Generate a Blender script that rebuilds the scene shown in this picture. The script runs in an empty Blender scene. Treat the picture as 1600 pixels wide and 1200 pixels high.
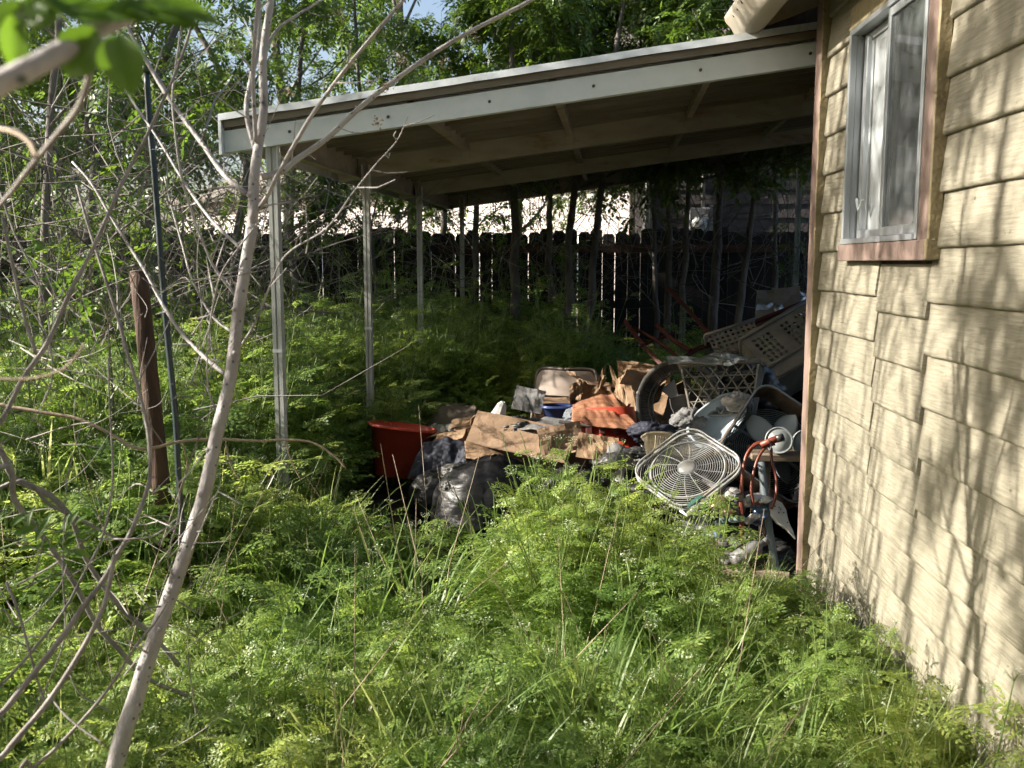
import bpy, math, random
import numpy as np
from mathutils import Vector, Matrix, noise as mnoise

# ------------------------------------------------------------------ camera, sky, sun, exposure
scene = bpy.context.scene
FPX, CAM_H = 1490.0, 1.58                       # focal length in photo pixels, eye height
PITCH = math.atan(189 / FPX)
YAW = math.atan(84 / FPX * math.cos(PITCH))
cam_data = bpy.data.cameras.new("camera")
cam = bpy.data.objects.new("camera", cam_data)
scene.collection.objects.link(cam)
cam.location = (0, 0, CAM_H)
cam.rotation_euler = (math.pi / 2 - PITCH, 0, YAW)
cam_data.sensor_width = 36.0
cam_data.lens = 36.0 * FPX / 1600.0
cam_data.clip_start = 0.05
cam_data.clip_end = 2000
cam_data.dof.use_dof = True
cam_data.dof.focus_distance = 4.6
cam_data.dof.aperture_fstop = 6.5
scene.camera = cam

SUN_EL, SUN_AZ = math.radians(28.5), math.radians(85.0)   # azimuth measured from -Y (behind the camera) towards -X (left)
SUN = Vector((-math.sin(SUN_AZ) * math.cos(SUN_EL), -math.cos(SUN_AZ) * math.cos(SUN_EL), math.sin(SUN_EL)))
world = bpy.data.worlds.new("World")
scene.world = world
world.use_nodes = True
wn = world.node_tree
wn.nodes.clear()
sky = wn.nodes.new("ShaderNodeTexSky")
sky.sky_type = 'NISHITA'
sky.sun_disc = False
sky.sun_elevation = SUN_EL
sky.sun_rotation = math.atan2(SUN.x, SUN.y)
sky.air_density = 1.0
sky.dust_density = 4.0
bgn = wn.nodes.new("ShaderNodeBackground")
bgn.inputs[1].default_value = 0.08
won = wn.nodes.new("ShaderNodeOutputWorld")
wn.links.new(sky.outputs[0], bgn.inputs[0])
wn.links.new(bgn.outputs[0], won.inputs[0])
sun_data = bpy.data.lights.new("sun", 'SUN')
sun_data.energy = 5.0
sun_data.angle = math.radians(0.53)
sun_data.color = (1.0, 0.92, 0.80)
sun = bpy.data.objects.new("sun", sun_data)
scene.collection.objects.link(sun)
sun.location = (-8, -3, 9)
sun.rotation_euler = SUN.to_track_quat('Z', 'Y').to_euler()
scene.view_settings.view_transform = 'Standard'
scene.view_settings.look = 'None'
scene.view_settings.exposure = 1.68
scene.view_settings.gamma = 1.0
scene.view_settings.use_curve_mapping = False
scene.cycles.use_denoising = True
scene.cycles.max_bounces = 4
scene.cycles.diffuse_bounces = 2
scene.cycles.glossy_bounces = 2
scene.cycles.transmission_bounces = 3
scene.cycles.use_adaptive_sampling = True
scene.cycles.adaptive_threshold = 0.04
scene.cycles.transparent_max_bounces = 8
scene.cycles.sample_clamp_indirect = 6.0
scene.cycles.caustics_reflective = False
scene.cycles.caustics_refractive = False

# ------------------------------------------------------------------ measuring: points in the place from sight lines and distances
_R = np.array([math.cos(YAW), math.sin(YAW), 0.0])
_F = np.array([-math.sin(YAW) * math.cos(PITCH), math.cos(YAW) * math.cos(PITCH), -math.sin(PITCH)])
_U = np.cross(_R, _F)
_C = np.array([0, 0, CAM_H])
def ray(px, py): return _F + _R * (px - 800) / FPX + _U * (600 - py) / FPX
def P(px, py, d): return Vector(_C + d * ray(px, py))
def PX(px, py, X):
    r = ray(px, py); return Vector(_C + r * (X / r[0]))
def PY(px, py, Y):
    r = ray(px, py); return Vector(_C + r * (Y / r[1]))
def PZ(px, py, Z):
    r = ray(px, py); return Vector(_C + r * ((Z - CAM_H) / r[2]))

C = scene.collection
# ------------------------------------------------------------------ mesh helpers
class MB:
    """collects geometry for ONE mesh object"""
    def __init__(self): self.v = []; self.f = []; self.n = 0
    def add(self, v, faces, m=0):
        v = np.asarray(v, dtype=float).reshape(-1, 3)
        if isinstance(faces, np.ndarray):
            self.f.append((faces + self.n, m))
        else:
            by = {}
            for f in faces: by.setdefault(len(f), []).append(f)
            for k, l in by.items(): self.f.append((np.array(l, dtype=np.int64) + self.n, m))
        self.v.append(v); self.n += len(v)
        return self
    def box(self, x0, x1, y0, y1, z0, z1, m=0):
        v = [(x, y, z) for z in (z0, z1) for y in (y0, y1) for x in (x0, x1)]
        return self.add(v, np.array([(0, 2, 3, 1), (4, 5, 7, 6), (0, 1, 5, 4), (2, 6, 7, 3), (0, 4, 6, 2), (1, 3, 7, 5)]), m)
    def tube(self, pts, rad, n=6, m=0, cap=True):
        p = np.array([tuple(q) for q in pts], dtype=float); k = len(p)
        r = np.full(k, rad, float) if np.isscalar(rad) else np.asarray(rad, float)
        t = np.gradient(p, axis=0); t /= np.linalg.norm(t, axis=1, keepdims=True) + 1e-12
        a = np.array([0, 0, 1.0]) if abs(t[0][2]) < .9 else np.array([1.0, 0, 0])
        u = np.cross(t[0], a); u /= np.linalg.norm(u)
        us = [u]
        for i in range(1, k):
            u = us[-1] - t[i] * np.dot(us[-1], t[i]); us.append(u / (np.linalg.norm(u) + 1e-12))
        us = np.array(us); ws = np.cross(t, us)
        an = np.linspace(0, 2 * np.pi, n, endpoint=False)
        v = p[:, None, :] + r[:, None, None] * (us[:, None, :] * np.cos(an)[None, :, None] + ws[:, None, :] * np.sin(an)[None, :, None])
        i = np.arange(k - 1)[:, None] * n; j = np.arange(n)[None, :]; j2 = (j + 1) % n
        q = np.stack([i + j, i + j2, i + n + j2, i + n + j], -1).reshape(-1, 4)
        self.add(v.reshape(-1, 3), q, m)
        if cap:
            b = self.n - k * n
            self.f.append((np.array([list(range(b, b + n))[::-1]]), m))
            self.f.append((np.array([list(range(b + (k - 1) * n, b + k * n))]), m))
        return self
    def grid(self, fn, nu, nv, m=0, closed_u=False):
        us = np.linspace(0, 1, nu, endpoint=not closed_u); vs = np.linspace(0, 1, nv)
        v = [tuple(fn(a, b)) for b in vs for a in us]
        ku = nu if closed_u else nu - 1
        q = [(j * nu + i, j * nu + (i + 1) % nu, (j + 1) * nu + (i + 1) % nu, (j + 1) * nu + i) for j in range(nv - 1) for i in range(ku)]
        return self.add(v, np.array(q), m)
    def lathe(self, prof, n=24, m=0, M=None):
        an = np.linspace(0, 2 * np.pi, n, endpoint=False); k = len(prof)
        v = np.array([(r * math.cos(a), r * math.sin(a), z) for r, z in prof for a in an])
        if M is not None: v = np.array([tuple(M @ Vector(p)) for p in v])
        q = [(i * n + j, i * n + (j + 1) % n, (i + 1) * n + (j + 1) % n, (i + 1) * n + j) for i in range(k - 1) for j in range(n)]
        return self.add(v, np.array(q), m)
    def prism(self, poly, y0, y1, m=0):
        k = len(poly)
        v = [(x, y0, z) for x, z in poly] + [(x, y1, z) for x, z in poly]
        f = [tuple(range(k)), tuple(range(2 * k - 1, k - 1, -1))] + [(i, i + k, (i + 1) % k + k, (i + 1) % k) for i in range(k)]
        return self.add(v, f, m)
    def xf(self, fn):
        self.v = [np.array([tuple(fn(p)) for p in a]) for a in self.v]; return self
    def mesh(self, name, mats, smooth=False):
        me = bpy.data.meshes.new(name)
        v = np.concatenate(self.v).astype(np.float32)
        me.vertices.add(len(v)); me.vertices.foreach_set("co", v.ravel())
        loops = np.concatenate([f.ravel() for f, m in self.f]).astype(np.int32)
        sizes = np.concatenate([np.full(len(f), f.shape[1]) for f, m in self.f])
        mi = np.concatenate([np.full(len(f), m) for f, m in self.f]).astype(np.int32)
        st = np.concatenate([[0], np.cumsum(sizes)[:-1]]).astype(np.int32)
        me.loops.add(len(loops)); me.loops.foreach_set("vertex_index", loops)
        me.polygons.add(len(sizes)); me.polygons.foreach_set("loop_start", st)
        me.polygons.foreach_set("material_index", mi)
        me.polygons.foreach_set("use_smooth", np.full(len(sizes), bool(smooth)))
        for mm in (mats if isinstance(mats, (list, tuple)) else [mats]): me.materials.append(mm)
        me.update(calc_edges=True)
        return me
    def build(self, name, mats, parent=None, smooth=False, world=False, bevel=0, link=True):
        o = bpy.data.objects.new(name, self.mesh(name, mats, smooth))
        if link: C.objects.link(o)
        if parent is not None:
            o.parent = parent
            if world: o.matrix_parent_inverse = root_world(parent).inverted()
        if bevel:
            b = o.modifiers.new("edge", 'BEVEL'); b.width = bevel; b.segments = 2; b.limit_method = 'ANGLE'
        return o

def root_world(o):
    m = o.matrix_basis.copy()
    while o.parent is not None:
        m = o.parent.matrix_basis @ o.matrix_parent_inverse @ m; o = o.parent
    return m
def tag(o, label=None, cat=None, group=None, kind=None):
    if label: o["label"] = label
    if cat: o["category"] = cat
    if group: o["group"] = group
    if kind: o["kind"] = kind
    return o
def thing(name, label, cat, loc=(0, 0, 0), rz=0.0, group=None, M=None):
    o = bpy.data.objects.new(name, None); C.objects.link(o)
    o.empty_display_size = .1
    if M is not None: o.matrix_basis = M
    else: o.location = loc; o.rotation_euler = (0, 0, rz)
    return tag(o, label, cat, group)
def inst(name, me, parent, loc=None, world=False, M=None):
    o = bpy.data.objects.new(name, me); C.objects.link(o)
    if parent is not None:
        o.parent = parent
        if world: o.matrix_parent_inverse = root_world(parent).inverted()
    if M is not None: o.matrix_basis = M
    elif loc is not None: o.location = loc
    return o
def frame3(O, A, B):
    """axes of a leaning thing: x from O to A, z about from O to B, y away from the viewer"""
    e1 = (A - O).normalized(); e2 = B - O; e2 = (e2 - e1 * e2.dot(e1)).normalized(); e3 = e2.cross(e1)
    M = Matrix((e1, e3, e2)).transposed().to_4x4(); M.translation = O
    return M
def smooth_line(pts, k=5):
    p = [Vector(q) for q in pts]
    if len(p) < 3: return [p[0].lerp(p[-1], i / k) for i in range(k + 1)]
    p = [p[0] * 2 - p[1]] + p + [p[-1] * 2 - p[-2]]
    out = []
    for i in range(1, len(p) - 2):
        for j in range(k):
            t = j / k
            out.append(.5 * ((2 * p[i]) + (p[i + 1] - p[i - 1]) * t + (2 * p[i - 1] - 5 * p[i] + 4 * p[i + 1] - p[i + 2]) * t * t + (3 * p[i] - p[i - 1] - 3 * p[i + 1] + p[i + 2]) * t ** 3))
    out.append(p[-2])
    return out
def nz(x, y=0.0, z=0.0): return mnoise.noise(Vector((x, y, z)))

# ------------------------------------------------------------------ materials
def lin(c):
    return tuple(c) + (1.0,) if len(c) == 3 else c
def mat(name, c1, c2=None, rough=.6, metal=0.0, scale=6.0, bump=0.0, bscale=60.0, spec=.5, stretch=(1, 1, 1), c3=None, c3scale=1.5, c3lo=.52, c3hi=.62, trans=0.0, detail=5.0, island=False, bstretch=None):
    m = bpy.data.materials.new(name); m.use_nodes = True
    nt = m.node_tree; N = nt.nodes; L = nt.links
    b = N["Principled BSDF"]; b.inputs["Roughness"].default_value = rough; b.inputs["Metallic"].default_value = metal
    b.inputs["Specular IOR Level"].default_value = spec
    tc = N.new("ShaderNodeTexCoord"); mp = N.new("ShaderNodeMapping"); mp.inputs["Scale"].default_value = stretch
    L.new(tc.outputs["Object"], mp.inputs[0])
    col = None
    if c2 is not None:
        n = N.new("ShaderNodeTexNoise"); n.inputs["Scale"].default_value = scale; n.inputs["Detail"].default_value = detail
        n.inputs["Roughness"].default_value = .6
        L.new(mp.outputs[0], n.inputs["Vector"])
        r = N.new("ShaderNodeValToRGB"); r.color_ramp.elements[0].position = .36; r.color_ramp.elements[1].position = .64
        r.color_ramp.elements[0].color = lin(c1); r.color_ramp.elements[1].color = lin(c2)
        if island:
            g = N.new("ShaderNodeNewGeometry"); L.new(g.outputs["Random Per Island"], r.inputs[0])
            r.color_ramp.elements[0].position = 0; r.color_ramp.elements[1].position = 1
        else: L.new(n.outputs[0], r.inputs[0])
        col = r.outputs[0]
    if c3 is not None:
        n3 = N.new("ShaderNodeTexNoise"); n3.inputs["Scale"].default_value = c3scale; n3.inputs["Detail"].default_value = 8; n3.inputs["Roughness"].default_value = .7
        L.new(mp.outputs[0], n3.inputs["Vector"])
        r3 = N.new("ShaderNodeMapRange"); r3.inputs[1].default_value = c3lo; r3.inputs[2].default_value = c3hi
        L.new(n3.outputs[0], r3.inputs[0])
        mx = N.new("ShaderNodeMix"); mx.data_type = 'RGBA'
        L.new(r3.outputs[0], mx.inputs["Factor"])
        if col is not None: L.new(col, mx.inputs["A"])
        else: mx.inputs["A"].default_value = lin(c1)
        mx.inputs["B"].default_value = lin(c3)
        col = mx.outputs["Result"]
    if col is not None: L.new(col, b.inputs["Base Color"])
    else: b.inputs["Base Color"].default_value = lin(c1)
    if bump:
        nb = N.new("ShaderNodeTexNoise"); nb.inputs["Scale"].default_value = bscale; nb.inputs["Detail"].default_value = 6
        if bstretch:
            mp2 = N.new("ShaderNodeMapping"); mp2.inputs["Scale"].default_value = bstretch
            L.new(tc.outputs["Object"], mp2.inputs[0]); L.new(mp2.outputs[0], nb.inputs["Vector"])
        else: L.new(mp.outputs[0], nb.inputs["Vector"])
        bp = N.new("ShaderNodeBump"); bp.inputs["Strength"].default_value = min(1, bump); bp.inputs["Distance"].default_value = .01 * max(1, bump)
        L.new(nb.outputs[0], bp.inputs["Height"]); L.new(bp.outputs[0], b.inputs["Normal"])
    if trans:
        t = N.new("ShaderNodeBsdfTranslucent"); ms = N.new("ShaderNodeMixShader"); ms.inputs[0].default_value = trans
        hs = N.new("ShaderNodeHueSaturation"); hs.inputs["Saturation"].default_value = 1.08; hs.inputs["Value"].default_value = 1.5; hs.inputs["Hue"].default_value = .487
        if col is not None: L.new(col, hs.inputs["Color"])
        else: hs.inputs["Color"].default_value = lin(c1)
        L.new(hs.outputs[0], t.inputs[0])
        L.new(b.outputs[0], ms.inputs[1]); L.new(t.outputs[0], ms.inputs[2])
        L.new(ms.outputs[0], N["Material Output"].inputs[0])
    return m
def glass(name, tint, rough=.05, mixf=.12, ccol=None):
    m = bpy.data.materials.new(name); m.use_nodes = True
    nt = m.node_tree; N = nt.nodes; L = nt.links
    b = N["Principled BSDF"]; b.inputs["Base Color"].default_value = lin(tint); b.inputs["Roughness"].default_value = rough
    t = N.new("ShaderNodeBsdfTransparent"); t.inputs[0].default_value = (.85, .88, .88, 1)
    ms = N.new("ShaderNodeMixShader")
    n = N.new("ShaderNodeTexNoise"); n.inputs["Scale"].default_value = 3; n.inputs["Detail"].default_value = 6
    tc = N.new("ShaderNodeTexCoord"); mp = N.new("ShaderNodeMapping"); mp.inputs["Scale"].default_value = (6, 6, .7)
    L.new(tc.outputs["Object"], mp.inputs[0]); L.new(mp.outputs[0], n.inputs["Vector"])
    r = N.new("ShaderNodeMapRange"); r.inputs[1].default_value = .3; r.inputs[2].default_value = .7; r.inputs[3].default_value = mixf * .9; r.inputs[4].default_value = min(1, mixf * 1.12)
    L.new(n.outputs[0], r.inputs[0]); L.new(r.outputs[0], ms.inputs[0])
    L.new(t.outputs[0], ms.inputs[1]); L.new(b.outputs[0], ms.inputs[2])
    L.new(ms.outputs[0], N["Material Output"].inputs[0])
    return m

M_soil = mat("soil", (.055, .042, .028), (.12, .095, .065), rough=.95, scale=5, bump=.8, bscale=25)
M_wall = mat("wall_paint", (.176, .163, .122), (.238, .221, .170), rough=.6, scale=7, bump=.7, bscale=24, c3=(.085, .072, .05), c3scale=30, c3lo=.63, c3hi=.70, bstretch=(1, .35, 3.2))
M_ochre = mat("ochre_paint", (.20, .165, .09), (.27, .225, .135), rough=.6, scale=14, bump=.6, bscale=60, c3=(.12, .09, .05), c3scale=18, c3lo=.56, c3hi=.66)
M_pink = mat("faded_red_paint", (.145, .098, .082), (.205, .15, .128), rough=.7, scale=7, bump=.4, bscale=40, stretch=(1, 1, .35), c3=(.12, .065, .05), c3scale=9, c3lo=.55, c3hi=.68)
M_soffit = mat("soffit_wood", (.17, .12, .06), (.24, .18, .095), rough=.7, scale=8, bump=.4, bscale=30, stretch=(1, .3, 1))
M_darkwood = mat("weathered_dark_wood", (.05, .04, .035), (.13, .105, .085), rough=.9, scale=10, bump=.7, bscale=40, stretch=(1, 1, .12))
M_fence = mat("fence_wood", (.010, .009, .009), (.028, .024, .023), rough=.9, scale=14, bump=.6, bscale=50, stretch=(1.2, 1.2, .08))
M_rail = mat("fence_rail_wood", (.05, .025, .016), (.09, .045, .028), rough=.9, scale=10, bump=.4, stretch=(.1, 1, 1))
M_white = mat("white_enamel_metal", (.56, .61, .65), (.65, .69, .72), rough=.45, scale=5, c3=(.40, .34, .26), c3scale=7, c3lo=.70, c3hi=.80, spec=.4)
M_galv = mat("galvanised_flashing", (.50, .54, .57), (.66, .69, .71), rough=.38, metal=.35, scale=9, stretch=(1, 3, 1), c3=(.30, .26, .20), c3scale=6, c3lo=.62, c3hi=.75)
M_beam = mat("stained_beam", (.29, .26, .21), (.39, .355, .30), rough=.55, scale=6, c3=(.20, .12, .06), c3scale=5, c3lo=.56, c3hi=.70, stretch=(.6, 1, 2))
M_sheet = mat("roof_sheet_metal", (.15, .13, .10), (.24, .215, .18), rough=.5, scale=4, c3=(.14, .09, .05), c3scale=3, c3lo=.52, c3hi=.68, stretch=(.3, 2, 2))
M_post = mat("post_metal", (.33, .34, .33), (.44, .45, .44), rough=.45, scale=6, c3=(.26, .21, .15), c3scale=9, c3lo=.58, c3hi=.74, stretch=(1, 1, .3))
M_bolt = mat("bolt_steel", (.07, .065, .06), rough=.5, metal=.5)
M_alum = mat("window_aluminium", (.44, .47, .50), (.56, .59, .62), rough=.32, metal=.6, scale=8, stretch=(1, 1, .2))
M_glass = glass("window_glass", (.12, .13, .135), .04, .5)
M_frost = glass("dirty_window_glass", (.42, .45, .47), .35, .72)
M_room = mat("room_wall", (.28, .27, .25), (.34, .33, .30), rough=.9, scale=3)
M_curtain = mat("curtain", (.36, .35, .33), (.5, .5, .48), rough=.9, scale=4, stretch=(10, 10, .4))
M_gutter = mat("gutter_paint", (.34, .31, .25), (.42, .385, .32), rough=.5, scale=5, c3=(.32, .26, .17), c3scale=5, c3lo=.56, c3hi=.7)
M_debris = mat("rotten_leaf_litter", (.025, .016, .01), (.07, .045, .025), rough=.95, scale=30, bump=1, bscale=80)
M_shingle = mat("shingle", (.10, .085, .07), (.19, .165, .14), rough=.95, scale=40, bump=.6, bscale=120)

def leafmat(name, a, b, c, trans=.42, rough=.42, tint=(1, 1, 1)):
    m = bpy.data.materials.new(name); m.use_nodes = True
    nt = m.node_tree; N = nt.nodes; L = nt.links
    bs = N["Principled BSDF"]; bs.inputs["Roughness"].default_value = rough; bs.inputs["Specular IOR Level"].default_value = .6
    g = N.new("ShaderNodeNewGeometry"); oi = N.new("ShaderNodeObjectInfo")
    add = N.new("ShaderNodeMath"); add.operation = 'MULTIPLY_ADD'; add.inputs[1].default_value = .5
    half = N.new("ShaderNodeMath"); half.operation = 'MULTIPLY'; half.inputs[1].default_value = .5
    pn = N.new("ShaderNodeTexNoise"); pn.inputs["Scale"].default_value = 1.3; pn.inputs["Detail"].default_value = 3; L.new(g.outputs["Position"], pn.inputs["Vector"])
    pr = N.new("ShaderNodeMapRange"); pr.inputs[1].default_value = .3; pr.inputs[2].default_value = .7; pr.inputs[3].default_value = 0; pr.inputs[4].default_value = .55; L.new(pn.outputs[0], pr.inputs[0])
    L.new(g.outputs["Random Per Island"], add.inputs[0]); L.new(pr.outputs[0], add.inputs[2])
    r = N.new("ShaderNodeValToRGB"); e = r.color_ramp.elements
    e[0].position = .1; e[0].color = lin(a); e[1].position = .9; e[1].color = lin(c)
    k = e.new(.5); k.color = lin(b)
    L.new(add.outputs[0], r.inputs[0]); L.new(r.outputs[0], bs.inputs["Base Color"])
    t = N.new("ShaderNodeBsdfTranslucent"); ms = N.new("ShaderNodeMixShader"); ms.inputs[0].default_value = trans
    hs = N.new("ShaderNodeHueSaturation"); hs.inputs["Saturation"].default_value = 1.1; hs.inputs["Value"].default_value = 1.6; hs.inputs["Hue"].default_value = .485
    L.new(r.outputs[0], hs.inputs["Color"]); L.new(hs.outputs[0], t.inputs[0])
    L.new(bs.outputs[0], ms.inputs[1]); L.new(t.outputs[0], ms.inputs[2]); L.new(ms.outputs[0], N["Material Output"].inputs[0])
    return m
M_weed = leafmat("weed_leaf", (.092, .178, .047), (.20, .305, .075), (.39, .45, .135), .55)
M_grass = leafmat("grass_blade", (.09, .17, .04), (.17, .26, .07), (.34, .37, .16), .48)
M_tree = leafmat("tree_leaf", (.04, .085, .018), (.075, .14, .025), (.13, .195, .04), .48)
M_near = leafmat("near_leaf", (.045, .10, .014), (.07, .145, .02), (.10, .19, .03), .45)
M_stem = mat("weed_stem", (.12, .20, .05), (.22, .28, .09), rough=.55, scale=9, trans=.15)
M_flower = mat("tiny_white_flower", (.60, .64, .46), (.72, .75, .60), rough=.6, scale=20, trans=.3)
def barkmat(name, a, b, spot, sscale=55, slo=.10, shi=.16, stretch=(1, 1, .6)):
    m = mat(name, a, b, rough=.75, scale=11, bump=.9, bscale=45, stretch=stretch, c3=tuple(.55 * q for q in a), c3scale=14, c3lo=.58, c3hi=.68)
    nt = m.node_tree; N = nt.nodes; L = nt.links; bs = N["Principled BSDF"]
    src = bs.inputs["Base Color"].links[0].from_socket
    v = N.new("ShaderNodeTexVoronoi"); v.inputs["Scale"].default_value = sscale
    tc = N.new("ShaderNodeTexCoord"); L.new(tc.outputs["Object"], v.inputs["Vector"])
    r = N.new("ShaderNodeMapRange"); r.inputs[1].default_value = slo; r.inputs[2].default_value = shi; r.inputs[3].default_value = 1; r.inputs[4].default_value = 0
    L.new(v.outputs["Distance"], r.inputs[0])
    mx = N.new("ShaderNodeMix"); mx.data_type = 'RGBA'; L.new(r.outputs[0], mx.inputs["Factor"]); L.new(src, mx.inputs["A"]); mx.inputs["B"].default_value = lin(spot)
    L.new(mx.outputs["Result"], bs.inputs["Base Color"])
    return m
M_bark = barkmat("pale_speckled_bark", (.27, .25, .25), (.39, .37, .365), (.07, .09, .08), 48, .12, .2)
M_twig = mat("dry_twig_bark", (.15, .135, .125), (.27, .25, .235), rough=.8, scale=14, bump=.3, bscale=80)
M_tan = mat("tan_twig_bark", (.22, .165, .11), (.34, .27, .195), rough=.7, scale=14, bump=.3, bscale=80)
M_dtrunk = mat("grey_tree_bark", (.085, .075, .068), (.19, .17, .155), rough=.9, scale=12, bump=.8, bscale=40, stretch=(1, 1, .3))
M_brush = mat("dead_brush", (.06, .052, .05), (.26, .235, .22), rough=.9, scale=2, island=True)
# ------------------------------------------------------------------ ground
def ground_z(x, y): return .05 * nz(x * .8, y * .8) + .03 * nz(x * 2.1, y * 2.1, 4)
g = MB()
xs = np.concatenate([[-600, -120, -40], np.linspace(-14, 14, 85), [40, 120, 600]])
ys = np.concatenate([[-600, -120, -40], np.linspace(-8, 30, 115), [60, 150, 900]])
gv = [(x, y, ground_z(x, y) - (.0 if abs(x) < 15 and -9 < y < 31 else .05)) for y in ys for x in xs]
nx = len(xs)
g.add(gv, np.array([(j * nx + i, j * nx + i + 1, (j + 1) * nx + i + 1, (j + 1) * nx + i) for j in range(len(ys) - 1) for i in range(nx - 1)]))
tag(g.build("ground", M_soil, smooth=True), kind="structure")

# ------------------------------------------------------------------ the house with its lap siding
WX, CY = 1.136, 4.43                     # wall plane and rear corner
LAP = .1660
LEVEL0 = 2.1245                          # height of one butt edge
house = thing("house", "cream painted house with wide lap siding and a sliding window", "house", (WX + 2.0, 1.5, 0))
def siding(y0, y1, z0, z1, seed, proud=.017):
    """one lap board: thick rounded butt edge, wavy heavy paint"""
    b = MB()
    ny = max(3, int((y1 - y0) / .035)); prof = [(.012, -.004), (.0, -.002), (-.003, .004), (-.002, .016), (.0, .05), (.004, .09), (.008, .13), (.011, 1.0)]
    H = z1 - z0
    zs = [(-.012 + proud, 0.0)]
    rows = []
    pr = [(-.004, .000), (.010, -.001), (.0165, .004), (.018, .012), (.0165, .026), (.0145, .05), (.010, .09), (.006, .125), (.003, H + .006)]
    for k, (dx, dz) in enumerate(pr):
        row = []
        for i in range(ny + 1):
            y = y0 + (y1 - y0) * i / ny
            w = .0035 * nz(y * 2.3, z0 * 9 + seed, 1.7) + .0016 * nz(y * 9, (z0 + dz) * 9, seed)
            ww = .004 * nz(y * 3.1, seed * 3.3, 8) + .002 * nz(y * 14, seed, 3)
            edge = .002 if i in (0, ny) else 0
            row.append((WX - dx + edge - (w if k not in (0, 8) else 0), y, z0 + dz + (ww if k in (1, 2, 3) else 0)))
        rows += row
    n1 = ny + 1
    q = [(j * n1 + i, j * n1 + i + 1, (j + 1) * n1 + i + 1, (j + 1) * n1 + i) for j in range(len(pr) - 1) for i in range(ny)]
    b.add(rows, np.array(q))
    for i in (0, ny):                       # close the board's ends
        ring = [rows[j * n1 + i] for j in range(len(pr))] + [(WX + .004, rows[i][1], z0 + H), (WX + .004, rows[i][1], z0)]
        b.add(ring, [tuple(range(len(ring)))])
    return b.build("siding_board", M_wall, house, smooth=True, world=True)
YA, YB = 3.535, 3.046                    # vertical joints below the window
WIN_Y0, WIN_Y1, WIN_Z0, WIN_Z1 = 3.085, 3.90, 1.655, 2.47
sd = 0
levels = [LEVEL0 + LAP * k for k in range(-12, 6)]
for k, z in enumerate(levels):
    z1 = z + LAP
    if z1 > 2.83: break
    segs = []
    if z >= 1.55 and z < 2.60:           # the courses beside the window
        segs = [(WIN_Y1 + .0, 4.33), (-.6, WIN_Y0 - .105)]
    elif z1 > .80 and z < 1.55:
        segs = [(YA + .0015, 4.33), (-.6, YB - .0015)]
    else:
        segs = [(YA + .0015, 4.33), (-.6, YA - .0015)]
    if z > 2.7: segs = [(-.6, 4.33)]
    for (a, bb) in segs:
        sd += 1
        if a < 0:
            mid = [1.2, 1.9, .7, 1.5][k % 4]
            siding(a, mid - .002, z, z1, sd); siding(mid + .002, bb, z, z1, sd + 50)
        else: siding(a, bb, z, z1, sd)
z = .80 - .0
zz = [.795 + .1655 * k for k in range(5)]
for k, z in enumerate(zz):               # patched piece under the window, its courses out of step
    siding(YB + .0015, YA - .0015, z - .052 if k else z - .03, min(z + .1655 - .052, 1.597), 200 + k)
siding(WIN_Y0 - .1, WIN_Y1 - .0, 2.565, 2.66, 300)
siding(WIN_Y0 - .1, WIN_Y1 - .0, 2.66, 2.80, 301)
# sheathing closed behind the boards (the house body): window opening left free
def wbox(name, x0, x1, y0, y1, z0, z1, m, bevel=0, parent=None):
    return MB().box(x0, x1, y0, y1, z0, z1).build(name, m, parent or house, world=True, bevel=bevel)
wbox("wall_body", WX + .012, WX + .12, -.6, WIN_Y0, .10, 2.80, M_darkwood)
wbox("wall_body", WX + .012, WX + .12, WIN_Y1, CY - .01, .10, 2.80, M_darkwood)
wbox("wall_body", WX + .012, WX + .12, WIN_Y0, WIN_Y1, .10, WIN_Z0 - .003, M_darkwood)
wbox("wall_body", WX + .012, WX + .12, WIN_Y0, WIN_Y1, WIN_Z1 + .003, 2.80, M_darkwood)
wbox("rear_wall", WX + .125, WX + 6, CY - .13, CY - .02, .10, 2.80, M_wall)
wbox("skirt_board", WX + .008, WX + .03, -.6, CY - .02, -.08, .128, M_darkwood)
for k in range(7): wbox("skirt_board", WX - .012 + .004 * (k % 3), WX + .006, 2.0 + k * .34, 2.0 + k * .34 + .32, -.1, .122 - .006 * (k % 4), M_darkwood, .004)
# corner board: faded red face, ochre edge
def rough_strip(name, x0, x1, y0, y1, z0, z1, m, seed=0, amp=.0025, parent=None):
    b = MB(); n = max(2, int((z1 - z0) / .05)); rows = []
    for i in range(n + 1):
        z = z0 + (z1 - z0) * i / n; j = amp * nz(z * 11, seed); j2 = amp * nz(z * 13, seed + 9)
        rows += [(x0 + j, y0 + j2, z), (x1, y0 + j2, z), (x1, y1, z), (x0 + j, y1, z)]
    q = [(i * 4 + a, i * 4 + (a + 1) % 4, (i + 1) * 4 + (a + 1) % 4, (i + 1) * 4 + a) for i in range(n) for a in range(4)]
    b.add(rows, np.array(q)); b.add(rows[:4], [(3, 2, 1, 0)]); b.add(rows[-4:], [(0, 1, 2, 3)])
    return b.build(name, m, parent or house, world=True, bevel=.002)
rough_strip("corner_board", WX - .034, WX + .02, 4.352, 4.452, .02, 2.74, M_pink, 1)
rough_strip("corner_bead", WX - .037, WX - .001, 4.336, 4.351, .02, 2.74, M_ochre, 2, .003)
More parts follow.
